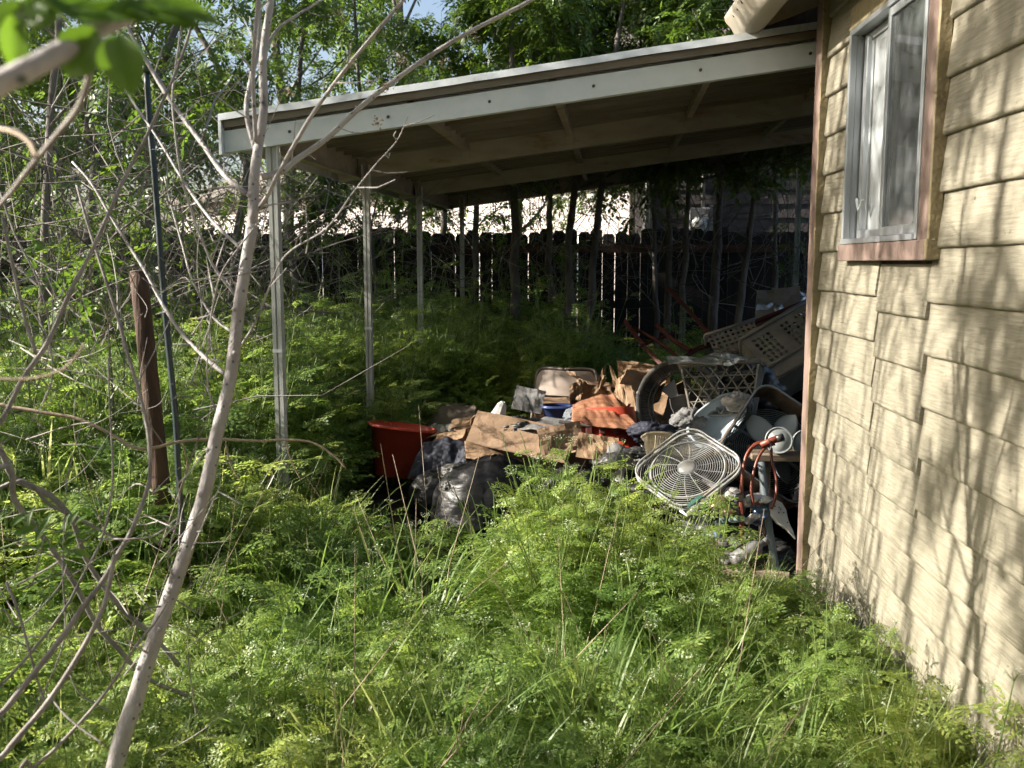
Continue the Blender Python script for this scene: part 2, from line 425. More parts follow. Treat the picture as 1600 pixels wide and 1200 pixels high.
# window
rough_strip("window_trim", WX - .040, WX - .002, WIN_Y0 - .085, WIN_Y0 - .004, 1.60, 2.565, M_pink, 3)
rough_strip("trim_bead", WX - .042, WX - .004, WIN_Y0 - .104, WIN_Y0 - .087, 1.60, 2.565, M_ochre, 4, .003)
wbox("window_sill", WX - .046, WX - .002, WIN_Y0 - .082, WIN_Y1 + .035, 1.588, 1.652, M_pink, .004)
wbox("sill_cap", WX - .048, WX - .002, WIN_Y0 - .106, WIN_Y0 - .084, 1.590, 1.654, M_ochre, .004)
wbox("head_trim", WX - .036, WX - .002, WIN_Y0 - .003, WIN_Y1 + .035, WIN_Z1 + .002, 2.563, M_ochre, .004)
win = wbox("window", WX - .045, WX - .02, WIN_Y1 - .022, WIN_Y1, WIN_Z0, WIN_Z1, M_alum, .003)
def wpart(name, x0, x1, y0, y1, z0, z1, m, bevel=.002):
    return MB().box(x0, x1, y0, y1, z0, z1).build(name, m, win, world=True, bevel=bevel)
wpart("frame", WX - .043, WX + .05, WIN_Y0, WIN_Y0 + .02, WIN_Z0, WIN_Z1, M_alum)
wpart("frame", WX - .043, WX + .05, WIN_Y0 + .021, WIN_Y1 - .023, WIN_Z1 - .022, WIN_Z1, M_alum)
wpart("frame", WX - .050, WX + .05, WIN_Y0 + .021, WIN_Y1 - .001, WIN_Z0 - .002, WIN_Z0 + .018, M_alum)
wpart("frame", WX - .019, WX + .05, WIN_Y1 - .016, WIN_Y1 - .001, WIN_Z0 + .019, WIN_Z1 - .023, M_alum)
WM = 3.46                                 # where the two sashes meet
def sash(y0, y1, x, gm, w=.03):
    a, b = WIN_Z0 + .02, WIN_Z1 - .024
    for (p, q, r, s) in ((y0, y0 + w, a, b), (y1 - w, y1, a, b), (y0 + w + .001, y1 - w - .001, a, a + w), (y0 + w + .001, y1 - w - .001, b - w, b)):
        wpart("sash_rail", x - .012, x + .012, p, q, r, s, M_alum)
    wpart("pane", x - .003, x + .003, y0 + w, y1 - w, a + w, b - w, gm, 0)
sash(WIN_Y0 + .022, WM + .02, WX - .022, M_glass)
sash(WM - .015, WIN_Y1 - .03, WX + .018, M_frost)
for k in (0, 3): wpart("track_rail", WX - .016 + .001 * k, WX + .004, WM + .05 + k * .085, WM + .062 + k * .085, WIN_Z0 + .05, WIN_Z1 - .05, M_alum)
wpart("paper_sheet", WX + .035, WX + .038, WM + .12, WM + .36, WIN_Z0 + .05, WIN_Z0 + .30, mat("window_paper", (.62, .61, .56), (.7, .69, .66), rough=.9, scale=6))
l = MB(); l.tube(smooth_line([(WX - .02, WM + .30, 1.80), (WX - .036, WM + .28, 1.82), (WX - .03, WM + .27, 1.78), (WX - .026, WM + .24, 1.815)], 4), .006, 6)
l.build("latch", M_alum, win, world=True)
ct = MB()
ct.grid(lambda a, b: (WX + .11 + .02 * math.sin(a * 40) + .012 * math.sin(a * 93), WIN_Y0 + .03 + a * .36, 1.69 + b * .72), 60, 3)
ct.build("curtain", M_curtain, house, world=True, smooth=True)
wbox("room_wall", WX + 1.6, WX + 1.62, 1.5, 4.2, .2, 2.75, M_room)
wbox("room_wall", WX + .13, WX + 1.59, 4.16, 4.2, .2, 2.75, M_room)
wbox("room_wall", WX + .13, WX + 1.59, 1.46, 1.5, .2, 2.75, M_room)
wbox("room_ceiling", WX + .13, WX + 1.6, 1.5, 4.15, 2.72, 2.76, M_room)
bnd = MB(); rr = random.Random(3)
for k in range(7): bnd.box(WX + .14, WX + .30, WIN_Y0 + .06, WIN_Y0 + .26 + .02 * rr.random(), 1.66 + k * .022, 1.66 + k * .022 + .018)
bnd.build("paper_stack", mat("stack_paper", (.62, .62, .60), (.74, .73, .70), rough=.9, scale=9), house, world=True)
# eave: roof deck, rafters, soffit boards, gutter
def slab(name, pts, t, m, parent=house, bevel=0):
    p = [Vector(q) for q in pts]; n = (p[1] - p[0]).cross(p[2] - p[0]).normalized() * t
    b = MB(); b.add([tuple(q) for q in p] + [tuple(q + n) for q in p], [(0, 3, 2, 1), (4, 5, 6, 7), (0, 1, 5, 4), (1, 2, 6, 5), (2, 3, 7, 6), (3, 0, 4, 7)])
    return b.build(name, m, parent, world=True, bevel=bevel)
EX, EZ, PT = .90, 2.735, .36              # eave edge, height, pitch
def rz(x): return EZ + (x - EX) * PT
for k in range(9):                          # soffit boards seen from below, running along the wall
    x0 = EX + .07 * k; x1 = x0 + .066
    if x0 > WX + .2: break
    slab("soffit_board", [(x0, -.6, rz(x0)), (x1, -.6, rz(x1)), (x1, 4.70, rz(x1)), (x0, 4.70, rz(x0))], .018, M_soffit)
for k in range(9):
    y = 4.66 - k * .60
    slab("rafter", [(EX + .03, y - .02, rz(EX + .03) - .075), (WX + .3, y - .02, rz(WX + .3) - .075), (WX + .3, y + .02, rz(WX + .3) - .075), (EX + .03, y + .02, rz(EX + .03) - .075)], .074, M_soffit)
slab("roof_deck", [(EX, -.6, rz(EX) + .02), (WX + 3.2, -.6, rz(WX + 3.2) + .02), (WX + 3.2, 4.72, rz(WX + 3.2) + .02), (EX, 4.72, rz(EX) + .02)], .02, M_darkwood)
for k in range(14):
    x0 = EX - .03 + k * .14
    for j in range(6):
        y0 = -.6 + j * .9 - (.4 if k % 2 else 0)
        slab("roof_shingle", [(x0, max(-.6, y0), rz(x0) + .047), (x0 + .16, max(-.6, y0), rz(x0 + .16) + .041), (x0 + .16, min(4.74, y0 + .894), rz(x0 + .16) + .041), (x0, min(4.74, y0 + .894), rz(x0) + .047)], .008, M_shingle)
gt = MB()                                   # rounded gutter with rolled lip
gp = [(.893, .02), (.893, -.082), (.870, -.094), (.835, -.092), (.806, -.072), (.786, -.040), (.760, -.010), (.752, .012), (.746, .008), (.752, -.014), (.780, -.046), (.800, -.080), (.832, -.101), (.872, -.102), (.900, -.088), (.900, .02)]
gv = [(x, y, EZ + .0 + z) for y in np.linspace(-.6, 4.78, 28) for x, z in gp]
k = len(gp)
gt.add(gv, np.array([(j * k + i, j * k + (i + 1) % k, (j + 1) * k + (i + 1) % k, (j + 1) * k + i) for j in range(27) for i in range(k)]))
gt.build("gutter", M_gutter, house, world=True, smooth=True)
for y in (4.5, 3.9, 3.3, 2.7, 2.1): wbox("gutter_strap", .742, .895, y - .012, y + .012, EZ + .013, EZ + .019, M_galv)
lm = MB(); rr = random.Random(5)
for k in range(60):
    y = 3.6 + rr.random() * 1.1; x = .76 + rr.random() * .12
    lm.tube([(x, y, EZ - .03), (x + rr.uniform(-.05, .03), y + rr.uniform(-.06, .06), EZ + rr.uniform(.0, .05))], [.004, .002], 4)
lm.build("leaf_litter", M_debris, house, world=True)
nest = MB()
def nf(a, b):
    th = a * 2 * math.pi; r = .032 * math.sin(math.pi * min(.97, max(.03, b))) ** .5 * (1 + .3 * nz(a * 9, b * 9, 2) + .15 * nz(a * 30, b * 30))
    return (.80 + r * math.cos(th), 4.28 + r * math.sin(th), EZ + .14 - b * .20)
nest.grid(nf, 24, 18, closed_u=True)
tag(nest.build("gutter_clump", M_debris, house, world=True, smooth=True))
wbox("eave_block", .905, WX + .3, 4.705, 4.722, 2.66, 2.79, M_darkwood)
house_roof_end = wbox("barge_board", WX - .1, WX + .9, 4.725, 4.75, 2.80, 2.92, M_soffit)

# ------------------------------------------------------------------ carport
TH = math.radians(3.0)
CP = Matrix.Translation((1.175, 4.645, 0)) @ Matrix.Rotation(-TH, 4, 'Z')
carport = thing("carport", "white metal lean-to carport with corrugated roof on thin posts", "carport", M=CP)
SL = .127
ZB = 2.495
CW, CL, CR = -2.90, 5.45, 1.9
def sh(p): return (p[0], p[1], p[2] + ZB + SL * p[0])
def cbox(name, x0, x1, y0, y1, z0, z1, m, bevel=.002, n=1):
    b = MB()
    b.box(x0, x1, y0, y1, z0, z1)
    return b.xf(sh).build(name, m, carport, bevel=bevel)
def cchan(name, x0, x1, y, h, m, dep=.045, t=.004, flip=1):
    """a C-section beam running across the roof"""
    b = MB(); s = flip
    ya, yb = (y, y + t) if s > 0 else (y - t, y)
    b.box(x0, x1, ya, yb, 0, h)
    fa, fb = (y + t + .0005, y + dep) if s > 0 else (y - dep, y - t - .0005)
    b.box(x0, x1, fa, fb, 0, t); b.box(x0, x1, fa, fb, h - t, h)
    return b.xf(sh).build(name, m, carport)
def wavy_beam(name, y, h, m):
    return cchan(name, CW + .06, CR, y, h, m, .05)
cchan("front_beam", CW + .012, CR, 0, .105, M_white, .05)
cbox("fascia_web", CW + .03, CR, .060, .066, .100, .162, M_white)
fl = MB()                                   # the dented edge flashing
n = 60
rows = []
for i in range(n + 1):
    x = CW + (CR - CW) * i / n
    dn = .006 * nz(x * 3.1, 1) + .003 * nz(x * 9, 2)
    rows += [(x, .14, .186), (x, -.030, .187 + dn * .5), (x, -.036 + dn * .4, .153 + dn), (x, -.033 + dn * .4, .153 + dn), (x, -.026, .183 + dn * .5), (x, .14, .183)]
fl.add(rows, np.array([(i * 6 + a, i * 6 + (a + 1) % 6, (i + 1) * 6 + (a + 1) % 6, (i + 1) * 6 + a) for i in range(n) for a in range(6)]))
fl.xf(sh).build("edge_flashing", M_galv, carport)
cbox("end_cap", CW - .006, CW + .010, -.028, .06, -.012, .186, M_white)
cbox("side_gutter", CW + .0, CW + .011, .061, CL, .03, .186, M_galv)
for k in range(6):
    x = CW + .35 + k * .5
    b = MB().lathe([(0, -.005), (.008, -.005), (.008, 0), (0, 0)], 8, M=Matrix.Translation((x, -.004, .055)) @ Matrix.Rotation(math.pi / 2, 4, 'X'))
    b.xf(sh).build("bolt", M_bolt, carport)
    b = MB().lathe([(0, 0), (.009, 0), (.007, .006), (0, .006)], 8, M=Matrix.Translation((x + .12, .03, .186)))
    b.xf(sh).build("bolt", M_bolt, carport)
for y in (1.82, 3.66, CL): wavy_beam("cross_beam", y, .150, M_beam)
for (y0, y1) in ((.06, 1.81), (1.83, 3.65), (3.67, CL - .01)):     # side beam between the cross beams
    cbox("side_beam", CW + .20, CW + .206, y0, y1, -.012, .150, M_beam)
    cbox("side_beam_flange", CW + .207, CW + .25, y0, y1, -.012, -.008, M_beam)
for y in (1.82, 3.66): cbox("bracket", CW + .21, CW + .26, y - .05, y - .002, .0, .14, M_beam); 
for x in (-1.95, -1.25, -.47, .28):
    for (y0, y1) in ((.06, 1.815), (1.875, 3.655), (3.715, CL - .005)):
        cbox("joist", x - .02, x + .02, y0, y1, .085, .152, M_beam)
    for y in (1.82, 3.66):
        cbox("joist_clip", x - .028, x + .028, y - .012, y - .001, .03, .13, M_beam)
ns = 6
for k in range(ns):                          # corrugated sheets, ribs running down the slope
    y0 = -.015 + k * (CL + .05) / ns; y1 = -.015 + (k + 1) * (CL + .05) / ns + .01
    b = MB(); w = y1 - y0; prof = []
    rib = w / 5
    for j in range(5):
        a = y0 + j * rib
        prof += [(a, 0), (a + .003, -.034), (a + .030, -.034), (a + .034, 0), (a + rib * .52, 0), (a + rib * .57, .045), (a + rib * .95, .045)]
    prof.append((y1, 0))
    xs2 = np.linspace(CW + .012, CR, 8); m = len(prof)
    vv = []
    for x in xs2:
        vv += [(x, yy, .1535 + z + .002 * k % .004 + .003 * nz(x * 2, yy * 3)) for yy, z in prof]
    q = [(i * m + j, i * m + j + 1, (i + 1) * m + j + 1, (i + 1) * m + j) for i in range(7) for j in range(m - 1)]
    o = b.add(vv, np.array(q)).xf(sh).build("roof_sheet", M_sheet, carport)
    so = o.modifiers.new("thick", 'SOLIDIFY'); so.thickness = .0012
def cpost(px, y, py_base=0.0, r=.026, lean=0.0):
    """square thin-walled post with folded corner rib"""
    # find local x where the sight line meets this row
    b = MB(); inv = CP.inverted()
    x = px
    zt = ZB + SL * x
    pr = [(-r, -r), (-r * .2, -r), (-r * .12, -r * .7), (r * .12, -r * .7), (r * .2, -r), (r, -r), (r, r), (-r, r)]
    zs = np.linspace(-.1, zt + .0, 12); k = len(pr)
    vv = [(x + a + lean * (zt - z), y + c, z) for z in zs for a, c in pr]
    b.add(vv, np.array([(i * k + j, i * k + (j + 1) % k, (i + 1) * k + (j + 1) % k, (i + 1) * k + j) for i in range(11) for j in range(k)]))
    p = b.build("post", M_post, carport)
    c = MB(); c.box(x - r - .006, x - r - .001, y - r, y + r, zt - .11, zt + .08); c.box(x + r + .001, x + r + .006, y - r, y + r, zt - .11, zt + .08)
    c.build("post_bracket", M_white, p)
    c = MB(); z = zt * .52; c.box(x - r - .002, x + r + .002, y - r - .002, y + r + .002, z, z + .018); c.build("clamp_band", M_galv, p)
    return p
cpost(-2.66, .06, r=.024); cpost(-2.63, 1.76, r=.022); cpost(-2.64, 3.58, r=.022); cpost(-2.56, 5.40, r=.021); cpost(.9, 5.40); cpost(1.6, .4)

# ------------------------------------------------------------------ picket fence at the back
FY = 11.30
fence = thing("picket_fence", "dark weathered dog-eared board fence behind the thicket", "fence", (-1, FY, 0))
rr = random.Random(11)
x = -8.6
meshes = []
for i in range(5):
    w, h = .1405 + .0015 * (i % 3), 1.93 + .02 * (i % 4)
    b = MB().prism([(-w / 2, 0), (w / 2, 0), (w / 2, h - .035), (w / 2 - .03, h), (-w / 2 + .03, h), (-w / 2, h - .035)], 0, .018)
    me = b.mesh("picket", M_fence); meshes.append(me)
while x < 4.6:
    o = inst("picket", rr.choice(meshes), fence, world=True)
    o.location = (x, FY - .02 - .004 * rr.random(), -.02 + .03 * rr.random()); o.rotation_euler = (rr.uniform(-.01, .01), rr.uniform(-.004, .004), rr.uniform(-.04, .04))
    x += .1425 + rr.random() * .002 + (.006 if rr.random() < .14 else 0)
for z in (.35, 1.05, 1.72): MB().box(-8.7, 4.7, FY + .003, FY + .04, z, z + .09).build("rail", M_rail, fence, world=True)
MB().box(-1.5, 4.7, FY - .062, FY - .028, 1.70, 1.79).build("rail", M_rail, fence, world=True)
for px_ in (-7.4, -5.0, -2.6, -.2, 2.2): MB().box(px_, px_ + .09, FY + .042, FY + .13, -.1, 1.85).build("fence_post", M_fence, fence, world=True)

# ------------------------------------------------------------------ neighbour's houses
NY = 13.4
M_nb = mat("grey_lap_siding", (.05, .044, .044), (.068, .06, .06), rough=.8, scale=6, stretch=(.5, 1, 1))
M_nb2 = mat("meter_grey", (.22, .22, .22), (.30, .30, .29), rough=.5, scale=8)
nb = thing("neighbour_house", "grey lap-sided house with an electric meter behind the fence", "house", (4.5, NY, 0))
NX0 = PY(1020, 340, NY).x
for k in range(22):
    z = .1 + k * .19
    b = MB(); b.add([(NX0, NY - .022, z), (9.5, NY - .022, z), (9.5, NY - .004, z + .194), (NX0, NY - .004, z + .194), (NX0, NY + .02, z), (9.5, NY + .02, z)], [(0, 1, 2, 3), (4, 5, 1, 0)])
    b.build("siding_board", M_nb, nb, world=True)
MB().box(NX0 - .0, 9.5, NY + .021, NY + 5, .0, 4.25).build("wall_body", M_nb, nb, world=True)
MB().box(NX0 - .10, NX0 - .003, NY - .045, NY + .06, .0, 4.25).build("corner_trim", M_nb2, nb, world=True)
b = MB(); b.add([(NX0 - .5, NY - .5, 4.2), (9.9, NY - .5, 4.2), (9.9, NY + 2.6, 5.6), (NX0 - .5, NY + 2.6, 5.6), (NX0 - .5, NY + 5.6, 4.2), (9.9, NY + 5.6, 4.2)], [(0, 1, 2, 3), (3, 2, 5, 4)])
o = b.build("roof", M_shingle, nb, world=True); s_ = o.modifiers.new("t", 'SOLIDIFY'); s_.thickness = .12
mc = PY(1092, 350, NY - .10)
MB().box(mc.x - .12, mc.x + .13, NY - .12, NY - .024, mc.z - .14, mc.z + .22).build("meter_box", M_nb2, nb, world=True, bevel=.01)
MB().lathe([(.0, .10), (.05, .098), (.085, .085), (.095, .03), (.105, .03), (.105, 0)], 24, M=Matrix.Translation((mc.x, NY - .121, mc.z)) @ Matrix.Rotation(math.pi / 2, 4, 'X')).build("meter_dial", mat("meter_glass", (.45, .46, .44), (.6, .6, .58), rough=.15, scale=14), nb, world=True, smooth=True)
MB().tube([(mc.x + .05, NY - .07, mc.z + .22), (mc.x + .05, NY - .07, 4.3)], .03, 8).build("conduit", mat("conduit_paint", (.42, .40, .38), rough=.5), nb, world=True, smooth=True)
MB().box(mc.x + .15, mc.x + .20, NY - .06, NY - .024, mc.z - .2, mc.z + .26).build("trim_strip", mat("trim_paint", (.36, .34, .31), rough=.6), nb, world=True)
# pale house farther back, catching the sun
M_pale = mat("pale_pink_stucco", (.50, .455, .44), (.58, .54, .53), rough=.9, scale=3)
ph = thing("pale_house", "pale pinkish stucco house in sun seen through the trees", "house", (0, 21, 0), math.radians(-38))
b = MB(); b.box(-16, 10, 0, 6, 0, 3.55); b.build("wall", M_pale, ph)
b = MB(); b.add([(-16.4, -.5, 3.5), (10.4, -.5, 3.5), (10.4, 3, 4.7), (-16.4, 3, 4.7), (-16.4, 6.5, 3.5), (10.4, 6.5, 3.5)], [(0, 1, 2, 3), (3, 2, 5, 4)])
o = b.build("roof", M_shingle, ph); s_ = o.modifiers.new("t", 'SOLIDIFY'); s_.thickness = .1
M_trimw = mat("white_trim", (.72, .72, .70), rough=.5)
M_winb = mat("far_window", (.06, .08, .11), rough=.1)
for xx in (-8.5, -4.2, 0.2, 4.4):
    w = MB().box(xx - .55, xx + .55, -.05, -.002, .95, 2.05).build("window", M_trimw, ph)
    MB().box(xx - .47, xx - .02, -.06, -.051, 1.03, 1.97).build("pane", M_winb, w); MB().box(xx + .02, xx + .47, -.06, -.051, 1.03, 1.97).build("pane", M_winb, w)
# ------------------------------------------------------------------ vegetation
RNG = np.random.default_rng(7)
def frond2(L, n, seed, wide=.60, lob=.0165):
    """finely cut leaf: kites along pinnae, x along the rachis"""
    r = np.random.default_rng(seed); V = []
    def kite(p, d, l, w):
        s = np.array([-d[1], d[0], 0]); z = np.array([0, 0, r.normal(0, .12)]) * l
        q = p + d * l
        V.append([p, p + d * l * .5 + s * w + z, q + z * .6, p + d * l * .5 - s * w + z])
    for i in range(n):
        t = (i + .6) / n; x = L * (.28 + .72 * t)
        pl = L * wide * (1 - t * .85) * r.uniform(.85, 1.1)
        for sg in (-1, 1):
            a = math.radians(58 - 22 * t + r.normal(0, 5)) * sg
            d = np.array([math.cos(a), math.sin(a), 0.0])
            m = max(1, int(pl / (lob * .95)))
            p0 = np.array([x, 0, 0.0])
            for j in range(m):
                s = (j + .7) / (m + .3); p = p0 + d * pl * s
                ll = lob * (1.25 - .6 * s) * r.uniform(.8, 1.2)
                for s2 in (-1, 1):
                    b = a + s2 * math.radians(48); kite(p, np.array([math.cos(b), math.sin(b), 0.0]), ll, ll * .30)
            kite(p0 + d * pl * .9, d, lob * 1.0, lob * .28)
            kite(p0, d, pl, .0011)                       # midrib
    kite(np.array([L * .97, 0, 0]), np.array([1.0, 0, 0]), lob * 1.3, lob * .35)
    kite(np.array([0, 0, 0.0]), np.array([1.0, 0, 0]), L, .0016)
    v = np.array(V)                                     # (k,4,3)
    x = v[..., 0]; y = v[..., 1]
    v[..., 2] += -.9 * (x ** 2) / max(L, .01) * .5 - .8 * y ** 2 / L + .12 * x
    return v
FR = [frond2(.17, 5, 1), frond2(.15, 5, 2, .55), frond2(.13, 4, 3, .6), frond2(.20, 6, 4, .58), frond2(.11, 4, 5, .65)]
def rotm(az, el, roll):
    ca, sa, ce, se, cr, sr = math.cos(az), math.sin(az), math.cos(el), math.sin(el), math.cos(roll), math.sin(roll)
    Rz = np.array([[ca, -sa, 0], [sa, ca, 0], [0, 0, 1]]); Ry = np.array([[ce, 0, -se], [0, 1, 0], [se, 0, ce]]); Rx = np.array([[1, 0, 0], [0, cr, -sr], [0, sr, cr]])
    return Rz @ Ry @ Rx
def addkites(mb, v, m):
    k = len(v); mb.add(v.reshape(-1, 3), np.arange(k * 4).reshape(-1, 4), m)
def umbel(mb_f, mb_s, p, up, r, size=.045, rays=9):
    V = []
    for i in range(rays):
        a = 2 * math.pi * i / rays + r.uniform(-.2, .2); e = r.uniform(.3, .9)
        d = np.array([math.cos(a) * math.cos(e), math.sin(a) * math.cos(e), math.sin(e)]); d = d * .8 + up * .5; d /= np.linalg.norm(d)
        q = p + d * size * r.uniform(.7, 1.1)
        mb_s.tube([p, q], [.0009, .0006], 3, 0, False)
        for j in range(2):
            w = r.uniform(.003, .0045); c = q + r.normal(0, .005, 3)
            u = r.normal(0, 1, 3); u[2] *= .35; u /= np.linalg.norm(u); s = np.cross(u, [0, 0, 1.0]); s /= np.linalg.norm(s) + 1e-9
            V.append([c - u * w, c + s * w * .7, c + u * w, c - s * w * .7])
    addkites(mb_f, np.array(V), 0)
def weed_geo(seed, h=.55, nleaf=9, nst=2, flowers=True, base=.6):
    """returns leaf, stem and flower builders of one feathery weed standing at the origin"""
    r = np.random.default_rng(seed); lf, st, fl = MB(), MB(), MB()
    for s in range(nst):
        a = r.uniform(0, 6.28); lean = r.uniform(.1, .35)
        top = np.array([math.cos(a) * lean * h, math.sin(a) * lean * h, h * r.uniform(.75, 1.05)])
        mid = top * .5 + np.array([r.normal(0, .03), r.normal(0, .03), .04 * h])
        line = smooth_line([(0, 0, -.03), tuple(mid), tuple(top)], 4)
        st.tube(line, np.linspace(.0042, .0015, len(line)) * (h / .55) ** .5, 5, 0, False)
        k = int(nleaf / nst)
        for i in range(k):
            t = .18 + .8 * (i + r.uniform(0, .7)) / k
            p = np.array(line[min(len(line) - 1, int(t * (len(line) - 1)))])
            az = i * 2.4 + r.uniform(-.5, .5); f = FR[int(r.integers(0, 5))] * r.uniform(.85, 1.35) * (1.2 - .45 * t)
            el = r.uniform(.25, 1.05); q = f @ rotm(az, el, r.normal(0, .35)).T + p
            addkites(lf, q, 0)
            if flowers and t > .6 and r.random() < .5:
                d = np.array([math.cos(az + 1.2) * .6, math.sin(az + 1.2) * .6, .8]); e = p + d * h * r.uniform(.10, .2)
                st.tube([p, (p + e) / 2 + [0, 0, .006], e], [.0014, .0012, .001], 4, 0, False)
                umbel(fl, st, e, np.array([0, 0, 1.0]), r, r.uniform(.022, .038), 6)
        if flowers: umbel(fl, st, np.array(line[-1]), np.array([0, 0, 1.0]), r, .035, 8)
    nb_ = int(nleaf * base)
    for i in range(nb_):                                # leaves from the base
        az = r.uniform(0, 6.28); L = h * r.uniform(.3, .6); el = r.uniform(.6, 1.25)
        p1 = np.array([math.cos(az) * math.cos(el) * L, math.sin(az) * math.cos(el) * L, math.sin(el) * L])
        st.tube([(0, 0, 0), tuple(p1 * .5 + [0, 0, .02]), tuple(p1)], [.002, .0016, .0012], 4, 0, False)
        f = FR[int(r.integers(0, 5))] * r.uniform(.9, 1.4)
        addkites(lf, f @ rotm(az + r.normal(0, .3), r.uniform(.0, .9), r.normal(0, .5)).T + p1, 0)
    return lf, st, fl
def grass_geo(seed, nb=34, h=.5, arch=.7, w=.0035):
    r = np.random.default_rng(seed); mb = MB()
    for i in range(nb):
        az = r.uniform(0, 6.28); L = h * r.uniform(.5, 1.15); a0 = r.uniform(.9, 1.5); bend = r.uniform(.3, 1) * arch
        n = 7; p = np.array([r.normal(0, .02), r.normal(0, .02), 0.0]); pts = []; an = a0
        for k in range(n):
            pts.append(p.copy()); an -= bend * 1.9 / n * (k + 1) / n * 2
            p = p + L / n * np.array([math.cos(az) * math.cos(an), math.sin(az) * math.cos(an), math.sin(an)])
        s = np.array([-math.sin(az), math.cos(az), 0]); ww = w * r.uniform(.7, 1.4)
        V = []
        for k in range(n):
            q = ww * (1 - (k / (n - 1)) ** 2 * .92)
            V += [pts[k] - s * q, pts[k] + s * q + np.array([0, 0, .25 * q])]
        mb.add(np.array(V), np.array([(2 * k, 2 * k + 1, 2 * k + 3, 2 * k + 2) for k in range(n - 1)]), 0)
    return mb
def join(lf, st, fl):
    m = MB()
    for i, x in enumerate((lf, st, fl)):
        if not x.v: continue
        b = m.n
        m.v += x.v; m.f += [(f + b, i) for f, _ in x.f]; m.n += x.n
    return m
def scatter(name, label, variants, pts, rots, scl, idx):
    """one mass of ground cover, kind = stuff"""
    col = bpy.data.collections.new(name + "_kinds")
    for o in variants: col.objects.link(o)
    me = bpy.data.meshes.new(name); me.from_pydata([tuple(p) for p in pts], [], [])
    for nm, ty, da in (("rot", 'FLOAT_VECTOR', rots), ("scl", 'FLOAT', scl), ("idx", 'INT', idx)):
        at = me.attributes.new(nm, ty, 'POINT'); at.data.foreach_set("vector" if ty == 'FLOAT_VECTOR' else "value", np.asarray(da).ravel())
    o = bpy.data.objects.new(name, me); C.objects.link(o)
    ng = bpy.data.node_groups.new(name + "_nodes", 'GeometryNodeTree')
    ng.interface.new_socket("Geometry", in_out='INPUT', socket_type='NodeSocketGeometry'); ng.interface.new_socket("Geometry", in_out='OUTPUT', socket_type='NodeSocketGeometry')
    N = ng.nodes; L = ng.links
    gi = N.new("NodeGroupInput"); go = N.new("NodeGroupOutput"); ip = N.new("GeometryNodeInstanceOnPoints"); ci = N.new("GeometryNodeCollectionInfo")
    ci.inputs["Collection"].default_value = col; ci.inputs["Separate Children"].default_value = True; ci.inputs["Reset Children"].default_value = True
    ip.inputs["Pick Instance"].default_value = True
    def na(nm, ty):
        a = N.new("GeometryNodeInputNamedAttribute"); a.data_type = ty; a.inputs["Name"].default_value = nm; return a.outputs["Attribute"]
    er = N.new("FunctionNodeEulerToRotation"); L.new(na("rot", 'FLOAT_VECTOR'), er.inputs[0])
    L.new(gi.outputs[0], ip.inputs["Points"]); L.new(ci.outputs[0], ip.inputs["Instance"]); L.new(na("idx", 'INT'), ip.inputs["Instance Index"])
    L.new(er.outputs[0], ip.inputs["Rotation"]); L.new(na("scl", 'FLOAT'), ip.inputs["Scale"]); L.new(ip.outputs[0], go.inputs[0])
    md = o.modifiers.new("scatter", 'NODES'); md.node_group = ng
    return tag(o, label, name.replace("_", " "), kind="stuff")
def in_carport(x, y):
    q = CP.inverted() @ Vector((x, y, 0)); return q
def bare(x, y):
    """where the junk lies and nothing grows"""
    q = in_carport(x, y)
    return q.x > -2.48 + .12 * nz(y * 2, 1) and .0 < q.y < 3.0 and q.x < 2.5
def canopy(x, y):
    """height of the weeds at a place"""
    h = .47 + .10 * nz(x * .9, y * .9, 2) + .10 * nz(x * 2.2, y * 2.2, 5)
    if y < 5.0:
        if x > -.1: h *= 1 - .35 * min(1, (x + .1) / .5) * (1 if x < .75 else .5)
        if x < -1.45 and y > 3.0: h += .68 * min(1, (-1.45 - x) / .4) * min(1, (y - 3.0) / 1.6)
        if x > -1.1 and y > 3.2: h *= 1 - .72 * min(1, (y - 3.0) / .7) * min(1, (x + 1.1) / .3)
    else:
        h = 1.20 + .04 * (y - 5.0) + .16 * nz(x * 1.1, y * 1.1, 9)
        if x > -1.75 and y < 6.6: h = .36 + .1 * nz(x * 2, y * 2, 7)
        if x > 0.2: h = min(h, .75 + .15 * nz(x * 2, y * 2, 3)) 
    h *= 1 + .35 * nz(x * 1.7, y * 1.7, 12)
    return max(.12, h * .86)
HV = .55
kinds = [join(*weed_geo(100 + i, HV, [10, 12, 9, 13][i % 4], 3, flowers=i == 6)) for i in range(8)]
def grass_only(i):
    m = MB(); g_ = grass_geo(200 + i, 26, HV, [.6, .9, .45][i]); m.v = g_.v; m.f = [(f, 3) for f, _ in g_.f]; m.n = g_.n; return m
kinds += [grass_only(i) for i in range(3)]
flat_k = [(np.concatenate(k.v), k.f) for k in kinds]
def clump(seed, n, rad, grass):
    """a patch of several plants grown into one another"""
    r = np.random.default_rng(seed); m = MB()
    for i in range(n):
        a = r.uniform(0, 6.28); q = rad * math.sqrt(r.uniform(0, 1)); s = r.uniform(.72, 1.15)
        v, f = flat_k[int(r.integers(8, 11)) if r.random() < grass else int(r.integers(0, 8))]
        R = rotm(r.uniform(0, 6.28), r.normal(0, .13), r.normal(0, .13)) * s
        b0_ = m.n; m.v.append(v @ R.T + np.array([q * math.cos(a), q * math.sin(a), 0])); m.f += [(ff + b0_, mm) for ff, mm in f]; m.n += len(v)
    return m
variants = [clump(i, 13, .20, [.3, .6, .4, .25, .45, .65, .3, .5][i]).build("weed_aclump_%d" % i, [M_weed, M_stem, M_flower, M_grass], link=False) for i in range(8)]
variants += [clump(40 + i, 4, .05, .2).build("weed_sprig_%d" % i, [M_weed, M_stem, M_flower, M_grass], link=False) for i in range(4)]
HT = 1.1
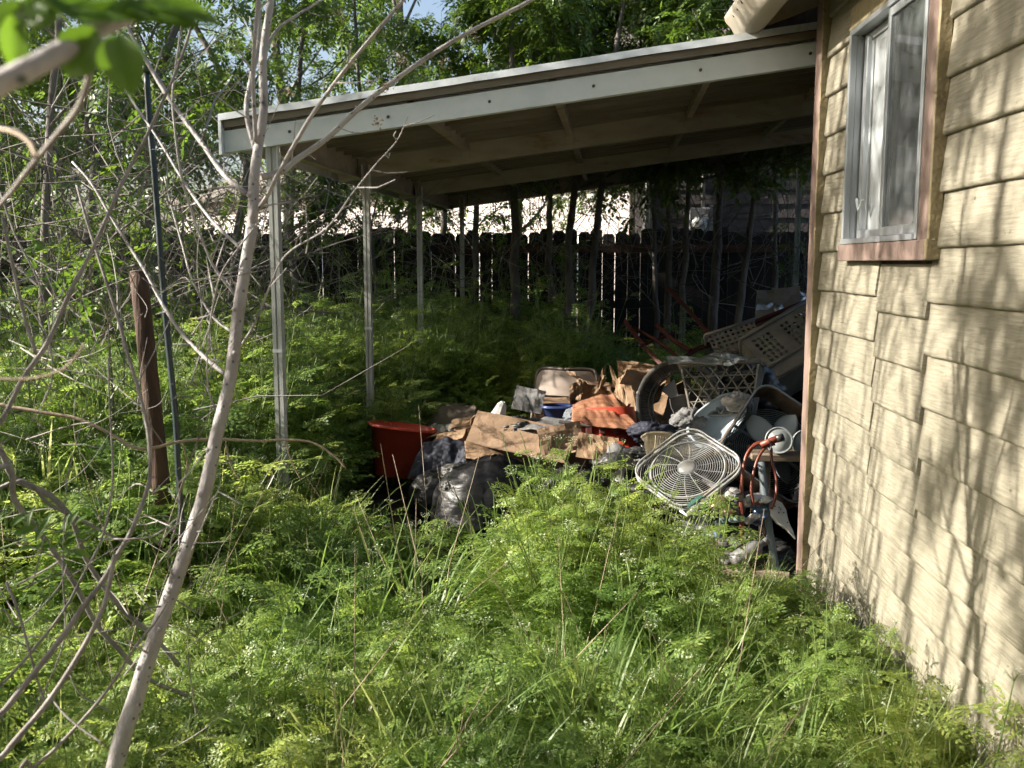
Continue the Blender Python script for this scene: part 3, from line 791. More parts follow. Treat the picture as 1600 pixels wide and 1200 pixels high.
def tall_clump(seed, n, rad):
    r = np.random.default_rng(seed); m = MB()
    for i in range(n):
        g_ = join(*weed_geo(seed * 20 + i, HT * r.uniform(.7, 1.05), 26, 4, flowers=i == 0, base=.9)); a = r.uniform(0, 6.28); q = rad * math.sqrt(r.uniform(0, 1))
        v = np.concatenate(g_.v) + np.array([q * math.cos(a), q * math.sin(a), 0]); b0_ = m.n
        m.v.append(v); m.f += [(ff + b0_, mm) for ff, mm in g_.f]; m.n += len(v)
    return m
def stalks(seed):
    """dry stalks of last year, standing and leaning"""
    r = np.random.default_rng(seed); m = MB()
    for i in range(5):
        a = r.uniform(0, 6.28); l = r.uniform(.4, .95); e = r.uniform(.7, 1.45); d = np.array([math.cos(a) * math.cos(e), math.sin(a) * math.cos(e), math.sin(e)]); o0 = np.array([r.normal(0, .12), r.normal(0, .12), 0])
        m.tube([o0, o0 + d * l * .5 + r.normal(0, .02, 3), o0 + d * l + r.normal(0, .04, 3)], [.0022, .0018, .0009], 4, 0, False)
    return m
variants += [tall_clump(70 + i, 6, .20).build("weed_tall_%d" % i, [M_weed, M_stem, M_flower], link=False) for i in range(4)]
variants += [stalks(90 + i).build("weed_zstalk_%d" % i, [M_tan], link=False) for i in range(2)]
assert [o.name for o in variants] == sorted(o.name for o in variants)
pts, rots, scl, idx = [], [], [], []
def try_add(x, y, dens_h=1.0, small=False):
    if x > WX - (.06 if small else .16) and y < 4.7: return
    if bare(x, y) or (not small and (bare(x + .2, y) or bare(x, y + .2))): return
    if y > FY - .25: return
    h = canopy(x, y) * dens_h
    pts.append((x, y, ground_z(x, y))); rots.append((RNG.normal(0, .06), RNG.normal(0, .06), RNG.uniform(0, 6.28)))
    tall = h > .72
    scl.append(h / (HT if tall else HV) * RNG.uniform(.85, 1.12)); idx.append(int(RNG.integers(12, 16)) if tall else int(RNG.integers(8, 12)) if small else int(RNG.integers(0, 8)))
def sown(y0, y1, step, slope, off, x1, dens_h=1.0, small=False):
    y = y0
    while y < y1:
        x = -slope * y - off
        while x < x1:
            try_add(x + RNG.uniform(-.45, .45) * step, y + RNG.uniform(-.45, .45) * step, dens_h, small); x += step
        y += step
sown(1.95, 5.2, .195, .70, .5, WX)
sown(1.95, 5.2, .17, .70, .5, WX, .85, True)
sown(5.1, FY, .27, .68, .4, 3.4)
sown(5.1, 8.5, .30, .68, .4, 3.4, .9, True)
for _ in range(24):
    y = RNG.uniform(2.0, 5.0); x = RNG.uniform(-.62 * y, WX - .1)
    if not bare(x, y): pts.append((x, y, ground_z(x, y))); rots.append((0, 0, RNG.uniform(0, 6.28))); scl.append(RNG.uniform(.7, 1.1)); idx.append(int(RNG.integers(16, 18)))
weeds = scatter("weeds", "dense feathery green weeds and grass covering the yard", variants, pts, np.array(rots), np.array(scl, dtype=np.float32), np.array(idx, dtype=np.int32))

# the bright stand of tall weeds in the middle, and the bushy edge along the wall
pts, rots, scl, idx = [], [], [], []
for (px, py, d) in [(850, 730, 3.9), (885, 740, 3.85), (920, 760, 3.9), (900, 810, 3.5), (940, 800, 3.7), (965, 760, 4.0), (1000, 800, 3.7), (1040, 810, 3.7), (985, 850, 3.4), (1075, 850, 3.5), (1120, 880, 3.3), (1160, 930, 3.2), (1235, 905, 3.8), (1262, 930, 3.6), (1270, 980, 3.3), (1240, 1010, 3.1), (1300, 1030, 2.9), (430, 810, 4.2), (490, 820, 4.0), (380, 780, 4.3), (330, 800, 3.9)]:
    p = P(px, py, d); x = min(p.x, WX - .15)
    pts.append((x, p.y, 0)); rots.append((RNG.normal(0, .05), RNG.normal(0, .05), RNG.uniform(0, 6.28))); scl.append(max(.25, p.z) / HT * 1.22); idx.append(int(RNG.integers(0, 4)))
scatter("tall_weeds", "bright stand of tall feathery weeds in front of the junk", [tall_clump(80 + i, 5, .10).build("stand_%d" % i, [M_weed, M_stem, M_flower], link=False) for i in range(4)], pts, np.array(rots), np.array(scl, dtype=np.float32), np.array(idx, dtype=np.int32))

# long grass mixed through the weeds
pts, rots, scl, idx = [], [], [], []
for _ in range(150):
    y = RNG.uniform(2.0, 4.5); x = RNG.uniform(-.6 * y, WX - .12)
    if nz(x * 1.3, y * 1.3, 20) < -.05: continue
    pts.append((x, y, 0)); rots.append((RNG.normal(0, .1), RNG.normal(0, .1), RNG.uniform(0, 6.28))); scl.append((canopy(x, y) + .16) / .55 * RNG.uniform(.7, 1.05)); idx.append(int(RNG.integers(0, 4)))
scatter("long_grass", "long arching grass blades mixed through the weeds", [grass_geo(260 + i, 44, .68, [.9, .7, 1.0, .5][i], .0044).build("grass_%d" % i, [M_grass], link=False) for i in range(4)], pts, np.array(rots), np.array(scl, dtype=np.float32), np.array(idx, dtype=np.int32))

# single tall plants that stand out of the mass
def tall_weed(x, y, h, seed, label, nst=2, nleaf=14):
    t = thing("tall_weed", label, "weed", (x, y, ground_z(x, y)), group="tall feathery weeds standing above the rest")
    lf, st, fl = weed_geo(seed, h, nleaf, nst, True)
    st.build("stem", M_stem, t); lf.build("leaves", M_weed, t)["kind"] = "stuff"; fl.build("flowers", M_flower, t)["kind"] = "stuff"
def at_height(px, py, d): p = P(px, py, d); return p.x, p.y, p.z
for k, (px, py, d, lab, nst, nl) in enumerate([
    (845, 690, 3.9, "tallest feathery weed in front of the tilted cardboard box", 3, 34),
    (815, 760, 3.8, "feathery weed just left of the tallest one by the black bag", 4, 34),
    (905, 715, 3.9, "feathery weed just right of the tallest one below the folding chair", 4, 36),
    (870, 790, 3.5, "bushy bright weed at the foot of the tallest weed", 5, 44),
    (950, 730, 4.0, "thin flowering weed left of the square fan grille", 3, 26),
    (1010, 760, 3.7, "flowering weed whose top crosses the square fan grille", 3, 30),
    (1070, 790, 3.5, "slender flowering weed below the square fan grille", 3, 28),
    (985, 850, 3.3, "bushy weed in the middle of the yard below the fan grille", 4, 36),
    (1140, 850, 3.4, "leaning weed with white flower heads near the hanging hose", 3, 20),
    (1210, 870, 3.6, "weed with white flower heads beside the house corner", 3, 20),
    (1245, 905, 3.7, "low bushy weed against the corner board of the house", 3, 16),
    (1290, 970, 3.0, "bushy weed against the dark skirt of the siding", 3, 16),
    (560, 830, 3.7, "weed with pale flower heads in the sunny patch left of the bags", 2, 12),
    (655, 800, 4.5, "bushy weed in front of the red tub", 3, 20),
    (460, 790, 4.4, "feathery weed at the foot of the front carport post", 3, 18),
    (1000, 930, 2.9, "weed with white flower heads in the sunlit lower yard", 2, 12),
    (760, 925, 3.0, "weed with a pale flower head in the lower middle of the yard", 2, 12),
    (1500, 1010, 2.35, "thin dry weed against the lower siding", 2, 8),
    (1405, 1040, 2.5, "thin yellowing weed against the siding near the skirt", 3, 10),
    (335, 480, 5.6, "tall feathery weed rising between the sapling and the front carport post", 3, 22),
    (620, 500, 8.2, "tall sunlit weed between the second and third carport posts", 3, 22),
    (670, 490, 8.6, "tall sunlit weed right of the third carport post", 3, 22),
    (1090, 440, 9.2, "tall dark weed under the far beam behind the red frame", 3, 20),
    ]):
    x, y, z = at_height(px, py, d)
    if x > WX - .09 and y < 4.5: x = WX - .10
    tall_weed(x, y, max(.3, z) * .92, 400 + k, lab, nst, nl)
for k, (px, py, d, h, lab) in enumerate([
    (940, 1060, 2.6, .55, "arching tuft of long grass at the bottom of the yard"),
    (1090, 1040, 2.7, .50, "pale arching grass tuft below the planks"),
    (1240, 1100, 2.5, .45, "grass tuft beside the house wall at the bottom"),
    (660, 900, 3.6, .55, "grass tuft in the middle of the yard under the black bag"),
    (590, 890, 3.5, .55, "grass tuft left of the middle of the yard"),
    (770, 860, 4.3, .55, "upright grass tuft in front of the black garbage bag"),
    (1130, 930, 3.5, .45, "grass tuft in front of the weathered planks"),
    (390, 960, 2.9, .50, "grass tuft right of the leaning pale trunk"),
    ]):
    p = P(px, py, d); t = thing("grass_tuft", lab, "grass", (p.x, p.y, ground_z(p.x, p.y)), group="grass tufts that stand out of the weeds")
    grass_geo(600 + k, 70, h * 1.5, .85, .0048).build("blades", M_grass, t)["kind"] = "stuff"

# ------------------------------------------------------------------ trees
def pinnate(seed, pairs=6, L=.20, ll=.040, w=.26):
    r = np.random.default_rng(seed); V = []
    def kite(p, d, l, ww):
        s = np.array([-d[1], d[0], 0]); z = np.array([0, 0, r.normal(0, .15)]) * l
        V.append([p, p + d * l * .45 + s * l * ww + z, p + d * l + z, p + d * l * .45 - s * l * ww + z])
    for i in range(pairs):
        x = L * (.22 + .74 * i / pairs)
        for sg in (-1, 1):
            a = sg * math.radians(62 + r.normal(0, 8)); kite(np.array([x, 0, 0.0]), np.array([math.cos(a), math.sin(a), 0.0]), ll * r.uniform(.8, 1.15), w)
    kite(np.array([L * .96, 0, 0]), np.array([1.0, 0, 0]), ll, w); kite(np.array([0, 0, 0.0]), np.array([1.0, 0, 0]), L, .008)
    v = np.array(V); v[..., 2] -= .6 * v[..., 0] ** 2 / L
    return v
PIN = [pinnate(1), pinnate(2, 5, .16, .038), pinnate(3, 7, .22, .036), pinnate(4, 5, .18, .046, .3)]
def leaves_at(mb, pos, r, scale=1.0, per=1):
    """adds a compound leaf at each position, hanging outward at random"""
    pos = np.asarray(pos); n = len(pos)
    if n == 0: return
    for t in range(len(PIN)):
        sel = np.arange(t, n, len(PIN))
        if len(sel) == 0: continue
        k = len(sel); az = r.uniform(0, 6.28, k); el = r.uniform(-.7, .6, k); ro = r.normal(0, .5, k); s = r.uniform(.75, 1.25, k) * scale
        ca, sa, ce, se, cr, sr = np.cos(az), np.sin(az), np.cos(el), np.sin(el), np.cos(ro), np.sin(ro)
        Rz = np.zeros((k, 3, 3)); Rz[:, 0, 0] = ca; Rz[:, 0, 1] = -sa; Rz[:, 1, 0] = sa; Rz[:, 1, 1] = ca; Rz[:, 2, 2] = 1
        Ry = np.zeros((k, 3, 3)); Ry[:, 0, 0] = ce; Ry[:, 0, 2] = -se; Ry[:, 1, 1] = 1; Ry[:, 2, 0] = se; Ry[:, 2, 2] = ce
        Rx = np.zeros((k, 3, 3)); Rx[:, 0, 0] = 1; Rx[:, 1, 1] = cr; Rx[:, 1, 2] = -sr; Rx[:, 2, 1] = sr; Rx[:, 2, 2] = cr
        R = Rz @ Ry @ Rx * s[:, None, None]
        v = np.einsum('kij,pqj->kpqi', R, PIN[t]) + pos[sel][:, None, None, :]
        addkites(mb, v.reshape(-1, 4, 3), 0)
def tree(line, r0, r1, label, seed, nbr=9, br_len=1.4, nleaf=500, t0=.35, lscale=1.0, group="slender trees of the thicket along the fence", name="thicket_tree", up=.55, bias=None, bmat=None, lmat=None, thin=1.0):
    """tapered trunk along a line, limbs and twigs, leaves in clumps along the twigs"""
    r = np.random.default_rng(seed)
    base = Vector(line[0])
    t = thing(name, label, "tree", (base.x, base.y, base.z), group=group)
    ln = smooth_line([tuple(p) for p in line], 6); n = len(ln)
    for i in range(1, n):
        ln[i] = ln[i] + Vector((.03 * nz(i * .5, seed), .03 * nz(i * .5, seed + 5), 0))
    rad = np.linspace(r0, r1, n) * (1 + .1 * np.array([nz(i * .9, seed, 3) for i in range(n)])); rad[0] *= 1.35
    MB().tube(ln, rad, 9).build("trunk", bmat or M_dtrunk, t, smooth=True, world=True)
    lb, tips = MB(), []
    for b in range(nbr):
        tt = t0 + (1 - t0) * (b + r.uniform(0, .8)) / nbr; i = min(n - 1, int(tt * (n - 1)))
        p = np.array(ln[i]); az = b * 2.4 + r.uniform(-.6, .6); el = up + r.normal(0, .28)
        d = np.array([math.cos(az) * math.cos(el), math.sin(az) * math.cos(el), math.sin(el)])
        if bias is not None: d = d + np.array(bias); d /= np.linalg.norm(d)
        L = br_len * r.uniform(.55, 1.15) * (1.15 - .45 * tt)
        pts_ = [p]; k = 6
        for j in range(k):
            d = d + r.normal(0, .13, 3) + np.array([0, 0, .02]); d /= np.linalg.norm(d); pts_.append(pts_[-1] + d * L / k)
        rb = rad[i] * .45 * thin
        lb.tube(pts_, np.linspace(max(.004, rb), .003, k + 1), 5, 0, False)
        for j in range(2, k + 1):
            for q in range(2):
                d2 = d + r.normal(0, .75, 3); d2 /= np.linalg.norm(d2); l2 = L * r.uniform(.18, .42)
                a = pts_[j]; m1 = a + d2 * l2 * .5 + r.normal(0, .03, 3); e = m1 + (d2 + r.normal(0, .35, 3)) * l2 * .5
                lb.tube([a, m1, e], [.0045, .003, .0018], 4, 0, False)
                for u in np.linspace(.25, 1, 5): tips.append(a + (e - a) * u)
    lb.build("limbs", bmat or M_dtrunk, t, world=True)["kind"] = "stuff"
    if nleaf and tips:
        tips = np.array(tips); sel = tips[r.integers(0, len(tips), nleaf)] + r.normal(0, .045, (nleaf, 3))
        cr = MB(); leaves_at(cr, sel, r, lscale); cr.build("crown", lmat or M_tree, t, world=True)["kind"] = "stuff"
    return t
def gp(px, d):                                          # ground point under a sight line at a distance
    p = P(px, 600, d); return Vector((p.x, p.y, -.05))
def tp(px, py, d): return P(px, py, d)
ORD = ["first", "second", "third", "fourth", "fifth", "sixth", "seventh", "eighth", "ninth", "tenth", "eleventh", "twelfth", "thirteenth", "fourteenth", "fifteenth", "sixteenth", "seventeenth", "eighteenth"]
# trunks seen under and beside the roof: (base px, bend px/py, top px, depth, radius, height)
trunks = [
    (806, 804, 330, 800, 9.6, .062, 6.0), (735, 744, 340, 752, 10.6, .05, 6.2), (865, 858, 340, 880, 10.2, .05, 5.8), (885, 893, 340, 925, 9.7, .055, 6.2),
    (905, 935, 330, 962, 9.4, .05, 5.8), (1030, 1020, 320, 1005, 10.4, .035, 5.2), (1040, 1048, 300, 1056, 10.0, .045, 5.6),
    (1060, 1075, 320, 1098, 9.8, .040, 5.6), (1108, 1125, 300, 1140, 10.1, .062, 6.0), (1135, 1180, 300, 1215, 9.6, .045, 5.6), (1210, 1212, 300, 1216, 10.6, .04, 5.5),
    (610, 575, 330, 560, 10.6, .04, 6.0), (470, 455, 330, 470, 10.2, .05, 6.0), (350, 380, 200, 330, 10.0, .055, 6.2), (250, 225, 200, 260, 9.0, .06, 6.2), (120, 140, 200, 100, 8.0, .06, 6.0),
    (60, 70, 380, 85, 6.4, .045, 5.0), (680, 690, 300, 640, 12.6, .06, 6.4)]
order = sorted(range(len(trunks)), key=lambda i: trunks[i][0])
for k, i in enumerate(order):
    bx, mx, my, tx, d, rad, h = trunks[i]
    b = gp(bx, d); m_ = tp(mx, my, d); t_ = P(tx, 100, d); s = (h - m_.z) / max(.3, (t_.z - m_.z)); top = m_ + (t_ - m_) * s
    tree([b, b.lerp(m_, .55) + Vector((.05 * nz(k, 3), 0, 0)), m_, m_.lerp(top, .5), top], rad, rad * .30,
         "slender grey tree in the thicket, %s trunk counted from the left" % ORD[k], 900 + i, nbr=11, br_len=1.5, nleaf=(850 if bx < 700 else 1500) if d > 7 else 300, t0=.36 if bx < 700 else .56, lscale=1.15)
# trees behind the fence, their crowns closing the top of the view
for k, (px, d, h, nl) in enumerate([(30, 15, 7.5, 1000), (240, 16, 8, 900), (450, 17, 8, 900), (640, 16, 7.6, 900), (800, 18, 8, 900), (980, 17, 8, 900), (1120, 19, 7.5, 700)]):
    b = gp(px, d); tree([b, b + Vector((.1, 0, h * .4)), b + Vector((-.1, .1, h * .75)), b + Vector((.05, 0, h))], .12, .03,
        "leafy tree standing beyond the fence, %s from the left in the far row" % ORD[k], 1300 + k, nbr=16, br_len=2.6, nleaf=nl, t0=.25, lscale=1.7, group="leafy trees beyond the fence", name="leafy_tree", up=.5)
# trees on the yard's left, outside the picture: their crowns dapple the wall and shade the near weeds
for k, (x, y, h, r0, nl, t0, bl, lab) in enumerate([
    (-3.2, 2.2, 5.4, .032, 2400, .56, 1.1, "slim leafy tree left of the yard nearest the camera"),
    (-3.3, 3.7, 5.8, .032, 2600, .62, 1.2, "slim leafy tree left of the yard beside the leaning trunk"),
    (-2.7, 1.65, 3.2, .05, 900, .45, .8, "low leafy tree left behind the camera")]):
    b = Vector((x, y, -.05))
    tree([b, b + Vector((.1, .05, h * .4)), b + Vector((-.05, 0, h * .75)), b + Vector((.05, 0, h))], r0, .02, lab, 1500 + k, nbr=14, br_len=bl, nleaf=nl, t0=t0, lscale=.5, group="leafy trees beside the yard", name="leafy_tree", up=.35)
# unseen trees added behind the camera, high crowns holding back sky light
for k, (x, y, h, bl, lab) in enumerate([(-1.0, -2.4, 8.5, 3.6, "big spreading tree added right behind the camera to block sky light"), (-4.6, -3.0, 8.5, 3.4, "big spreading tree added behind the camera on the left to block sky light"), (1.9, -1.5, 8.5, 3.0, "big tree added behind the camera, leaning over the roof to block sky light")]):
    b = Vector((x, y, -.05))
    tree([b, b + Vector((.1, .1, h * .4)), b + Vector((-.05, .4, h * .75)), b + Vector((.05, .8, h * .95))], .14, .03, lab, 1590 + k, nbr=20, br_len=bl, nleaf=1500, t0=.66, lscale=2.0, group="big trees added behind the camera to block sky light", name="added_crown_tree", up=.22)
# thickets of straight bare shoots left of the picture: they stripe the wall with upright shadows
for k, (x, y, n_, lab) in enumerate([(-3.4, 2.4, 14, "clump of straight bare shoots left of the yard nearest the camera"), (-3.9, 3.6, 14, "clump of straight bare shoots left of the yard beside the carport")]):
    r = np.random.default_rng(1540 + k); t = thing("shoot_clump", lab, "shrub", (x, y, 0), group="clumps of bare shoots beside the yard")
    for i in range(n_):
        b = Vector((x + r.normal(0, .35), y + r.normal(0, .5), -.05)); h = r.uniform(4.2, 6.0); l = [b]
        for j in range(6): l.append(l[-1] + Vector((r.normal(0, .05), r.normal(0, .05), h / 6)))
        MB().tube(smooth_line([tuple(q) for q in l], 3), np.linspace(r.uniform(.010, .022), .005, 19), 6).build("shoot", M_twig, t, smooth=True, world=True)
        tw = MB(); lv = []
        for j in range(14):
            q = l[3].lerp(l[6], r.uniform(0, 1)); a = r.uniform(0, 6.28); e = np.array(q) + np.array([math.cos(a) * .25, math.sin(a) * .25, .45]) * r.uniform(.5, 1.2); tw.tube([q, e], [.005, .002], 4, 0, False); lv += [np.array(e)] * 3
        tw.build("twigs", M_twig, t, world=True)["kind"] = "stuff"
        lf = MB(); leaves_at(lf, np.array(lv) + r.normal(0, .05, (len(lv), 3)), r, .55); lf.build("leaves", M_tree, t, world=True)["kind"] = "stuff"
# unseen trees added behind the camera and far left to cut sky and sun
for k, (x, y, h, lab) in enumerate([(-5.5, -4.2, 6.5, "dense tree added behind the camera on the left to block sky light"), (-2.6, -4.8, 7.0, "dense tree added straight behind the camera to block sky light"), (.4, -4.4, 6.5, "dense tree added behind the camera near the house to block sky light"), (-8.6, 1.0, 3.4, "dense low tree added far left of the yard to block low sky light"), (-9.2, 4.2, 3.6, "dense low tree added far left beside the carport to block low sky light"), (-9.0, 8.0, 4.2, "dense low tree added far left near the fence to block low sky light"), (-8.2, 7.6, 6.8, "dense tall tree added far left to shade the thicket"), (-8.8, 10.0, 7.0, "dense tall tree added far left at the end of the fence for shade"), (-7.6, 12.4, 7.0, "dense tall tree added beyond the fence on the far left for shade")]):
    b = Vector((x, y, -.05))
    tree([b, b + Vector((.1, .05, h * .4)), b + Vector((-.05, 0, h * .75)), b + Vector((.05, 0, h * .92))], .10, .03, lab, 1560 + k, nbr=18, br_len=2.2, nleaf=900 if h < 6.6 else 1500, t0=.12, lscale=2.2, group="dense trees added around the lot to block light", name="added_screen_tree", up=.25)
# shrubs with green leaves in the left thicket
def shrub(px, py, d, w, h, nl, label, seed, ls=.8):
    r = np.random.default_rng(seed); p = P(px, py, d); base = Vector((p.x, p.y, -.05)); cz = p.z
    t = thing("leafy_shrub", label, "shrub", (base.x, base.y, base.z), group="leafy shrubs in the left thicket")
    st, lf, pos = MB(), MB(), []
    for i in range(9):
        a = r.uniform(0, 6.28); e = np.array([base.x + math.cos(a) * w * r.uniform(.2, 1), base.y + math.sin(a) * w * r.uniform(.2, .8), cz + h * r.uniform(-.5, .6)])
        m1 = (np.array(base) + e) / 2 + r.normal(0, .08, 3); l = smooth_line([tuple(base), tuple(m1), tuple(e)], 5); st.tube(l, np.linspace(.010, .003, len(l)), 5, 0, False)
        for u in np.linspace(.4, 1, 7): pos.append(np.array(l[int(u * (len(l) - 1))]))
    st.build("stems", M_dtrunk, t, world=True)
    pos = np.array(pos); sel = pos[r.integers(0, len(pos), nl)] + r.normal(0, .10, (nl, 3))
    leaves_at(lf, sel, r, ls); lf.build("leaves", M_tree, t, world=True)["kind"] = "stuff"
for k, (px, py, d, w, h, nl, lab) in enumerate([
    (150, 530, 5.0, .5, .7, 130, "leafy locust shoot left of the brown post"), (60, 430, 6.2, .6, 1.0, 160, "leafy shrub at the left edge above the fallen branches"),
    (300, 260, 7.0, .7, 1.0, 220, "leafy shrub behind the dark green pole"), (150, 300, 7.2, .8, 1.2, 220, "leafy shrub in the upper left thicket"),
    (480, 440, 9.6, .7, .8, 160, "leafy shrub behind the second carport post"), (30, 200, 7.0, .8, 1.2, 200, "leafy shrub in the top left corner of the thicket"),
    (760, 380, 10.6, .8, 1.0, 240, "leafy creeper on the fence right of the fourth carport post"), (600, 340, 10.7, .8, .7, 240, "leafy creeper over the fence top behind the third carport post"), (480, 320, 10.6, .7, .8, 200, "leafy creeper over the fence top behind the front carport post"), (880, 350, 10.7, .5, .7, 160, "leafy creeper over the fence top left of the grey house"), (1250, 330, 9.8, .6, .8, 120, "leafy twigs beside the house corner under the far beam")]):
    shrub(px, py, d, w, h, nl, lab, 1700 + k)
# dead brush along the fence
br = MB(); r = np.random.default_rng(21)
for i in range(1900):
    if i < 1150: px, py, d = r.uniform(-60, 720), r.uniform(240, 560), r.uniform(6.0, 11.0)
    elif i < 1400: px, py, d = r.uniform(-60, 330), r.uniform(150, 700), r.uniform(4.2, 8.0)
    else: px, py, d = r.uniform(700, 1290), r.uniform(270, 480), r.uniform(9.2, 11.0)
    p = np.array(P(px, py, d))
    if p[2] > 2.6 and r.random() < .5: continue
    q = CP.inverted() @ Vector(p)
    if -2.9 < q.x and q.y < 4.6 and q.y > -.2: continue
    a = r.uniform(0, 6.28); e = r.normal(.55, .5); L = r.uniform(.35, 1.3); dd = np.array([math.cos(a) * math.cos(e), math.sin(a) * math.cos(e) * .5, math.sin(e)])
    m1 = p + dd * L * .5 + r.normal(0, .06, 3); e1 = m1 + (dd + r.normal(0, .3, 3)) * L * .5; rr_ = r.uniform(.002, .006)
    br.tube([p, (p + m1) / 2 + r.normal(0, .015, 3), m1, e1], [rr_, rr_ * .9, rr_ * .7, rr_ * .3], 3, 0, False)
tag(br.build("dead_brush", M_brush), "tangled grey dead twigs in front of the fence", "brush", kind="stuff")

# ------------------------------------------------------------------ the pale leaning sapling in front
def px_line(pts, d, d2=None):
    n = len(pts); d2 = d if d2 is None else d2
    return [P(p[0], p[1], d + (d2 - d) * i / max(1, n - 1)) for i, p in enumerate(pts)]
def limb(name, pts, d, w0, w1, m, parent, d2=None, k=5, n=8, pre=None):
    ln = smooth_line([Vector(q) for q in (pre or [])] + px_line(pts, d, d2), k); c = len(ln); dm = (d + (d2 or d)) / 2
    rad = np.linspace(w0, w1, c) * .5 * dm / FPX * (1 + .10 * np.array([nz(i * .8, w0, len(pts)) for i in range(c)]))
    return MB().tube(ln, rad, n).build(name, m, parent, smooth=True, world=True)
bp_ = P(165, 1260, 2.25); b0 = Vector((bp_.x - .05, bp_.y - .05, -.05))
sap = thing("sapling", "pale speckled leaning sapling with bare branches in front of the carport", "tree", (b0.x, b0.y, b0.z))
tl = [b0] + px_line([(180, 1200), (210, 1099), (232, 1027), (259, 949), (285, 877), (319, 772), (337, 687), (360, 590), (371, 500), (382, 425), (394, 350), (397, 280), (404, 228)], 2.25, 2.45)
ln = smooth_line(tl, 5); wd = np.interp(np.linspace(0, 1, len(ln)), [0, .1, .3, .5, .7, .9, 1], [32, 26, 23, 20, 19, 17, 14.5]) * .5 * 2.4 / FPX
wd = wd * (1 + .07 * np.array([nz(i * .6, 4.2) + .5 * nz(i * 1.9, 1.2) for i in range(len(ln))]))
trunk_line, trunk_wd = ln, wd
tk = MB().tube(ln, wd, 16).build("trunk", M_bark, sap, smooth=True, world=True)
TB = [
    ([(404, 232), (412, 167), (411, 90), (423, 0), (430, -60)], 18, 14, 2.45, 2.5), ([(399, 235), (385, 175), (392, 125), (402, 80), (405, 20), (400, -60)], 10, 8, 2.45, 2.6),
    ([(400, 222), (396, 150), (396, 90), (403, 0), (408, -50)], 9, 7, 2.44, 2.35),
    ([(398, 333), (417, 307), (437, 267), (483, 187), (523, 130), (560, 83), (630, 0), (670, -50)], 9, 6, 2.43, 2.2),
    ([(410, 277), (440, 268), (467, 247), (510, 217), (557, 173), (597, 140), (667, 90), (733, 50), (830, 0), (880, -40)], 12, 7, 2.44, 2.6),
    ([(379, 537), (397, 507), (416, 462), (446, 399), (510, 357), (550, 303), (587, 257), (620, 220), (637, 182)], 5, 2, 2.42, 2.3),
    ([(385, 303), (350, 273), (320, 230), (290, 190), (257, 143), (230, 97), (200, 43), (180, -20)], 10, 7, 2.43, 2.7),
    ([(375, 387), (333, 347), (293, 293), (247, 217), (200, 147), (170, 90)], 6, 3.5, 2.42, 2.8),
    ([(352, 585), (322, 560), (285, 522), (255, 477), (225, 421), (180, 350), (143, 287), (113, 253)], 8, 4, 2.40, 2.7),
    ([(362, 519), (330, 492), (300, 436), (285, 384), (267, 320), (257, 277)], 4.5, 2.5, 2.41, 2.6),
    ([(373, 468), (337, 421), (322, 390), (300, 333), (283, 273), (273, 200), (270, 140), (285, 30), (290, -20)], 5.5, 3.5, 2.41, 2.3),
    ([(345, 654), (326, 612), (324, 560), (330, 492), (345, 429), (375, 384), (401, 350)], 3.5, 2.5, 2.38, 2.25),
    ([(408, 100), (430, 50), (470, 20), (520, -10)], 7, 4, 2.46, 2.6),
    ([(300, 860), (330, 790), (345, 755)], 4, 2, 2.3, 2.2), ([(236, 1025), (215, 1010), (200, 1000)], 4, 2, 2.28, 2.2), ([(272, 905), (262, 870), (280, 800), (277, 745)], 3.5, 2, 2.3, 2.15)]
rs = np.random.default_rng(31)
for pts_, w0, w1, d, d2 in TB:
    o_ = limb("branch", pts_, d, w0 * .82, w1 * .82, M_bark, sap, d2)
    ln_ = smooth_line(px_line(pts_, d, d2), 5); sp = MB()
    for j in range(2, len(ln_) - 1, 3):                  # spur twigs and buds
        a = ln_[j]; t_ = (ln_[j + 1] - ln_[j - 1]).normalized(); q_ = Vector(rs.normal(0, 1, 3)).cross(t_).normalized(); L_ = rs.uniform(.006, .05) if rs.random() < .7 else rs.uniform(.06, .14)
        e_ = a + (q_ * .8 + t_ * .6) * L_; m_ = a.lerp(e_, .5) + Vector(rs.normal(0, .004, 3))
        sp.tube([a, m_, e_], [.0022, .0016, .0010], 5); sp.tube([e_, e_ + (e_ - m_).normalized() * .006], [.0018, .0006], 5)
    if sp.v: sp.build("spur_twigs", M_bark, o_, world=True)["kind"] = "stuff"
kn = MB()
for j in range(6, len(trunk_line) - 4, 4):                       # bud scars and knots on the trunk
    a = rs.uniform(0, 6.28); dirv = Vector((math.cos(a), -abs(math.sin(a)), .15)); c_ = trunk_line[j] + dirv * trunk_wd[j] * .86
    kn.lathe([(.001, .006), (.005, .005), (.008, .001), (.010, -.004)], 9, M=Matrix.Translation(c_) @ dirv.to_track_quat('Z', 'Y').to_matrix().to_4x4())
kn.build("knots", M_bark, tk, world=True, smooth=True)["kind"] = "stuff"
for k, (px, py) in enumerate([(451, 143), (580, 126), (602, 136), (530, 25), (625, 90), (690, 100), (740, 60), (590, 190)]):   # dried seed clusters
    rr = np.random.default_rng(50 + k); c = np.array(P(px, py, 2.45)); b = MB(); V = []
    for j in range(26):
        p = c + rr.normal(0, .008, 3); u = rr.normal(0, 1, 3); u /= np.linalg.norm(u); s = np.cross(u, rr.normal(0, 1, 3)); s /= np.linalg.norm(s); l = rr.uniform(.006, .013)
        V.append([p, p + u * l * .5 + s * l * .25, p + u * l, p + u * l * .5 - s * l * .25])
    addkites(b, np.array(V), 0); b.build("dried_seed_cluster", M_tan, sap, world=True)

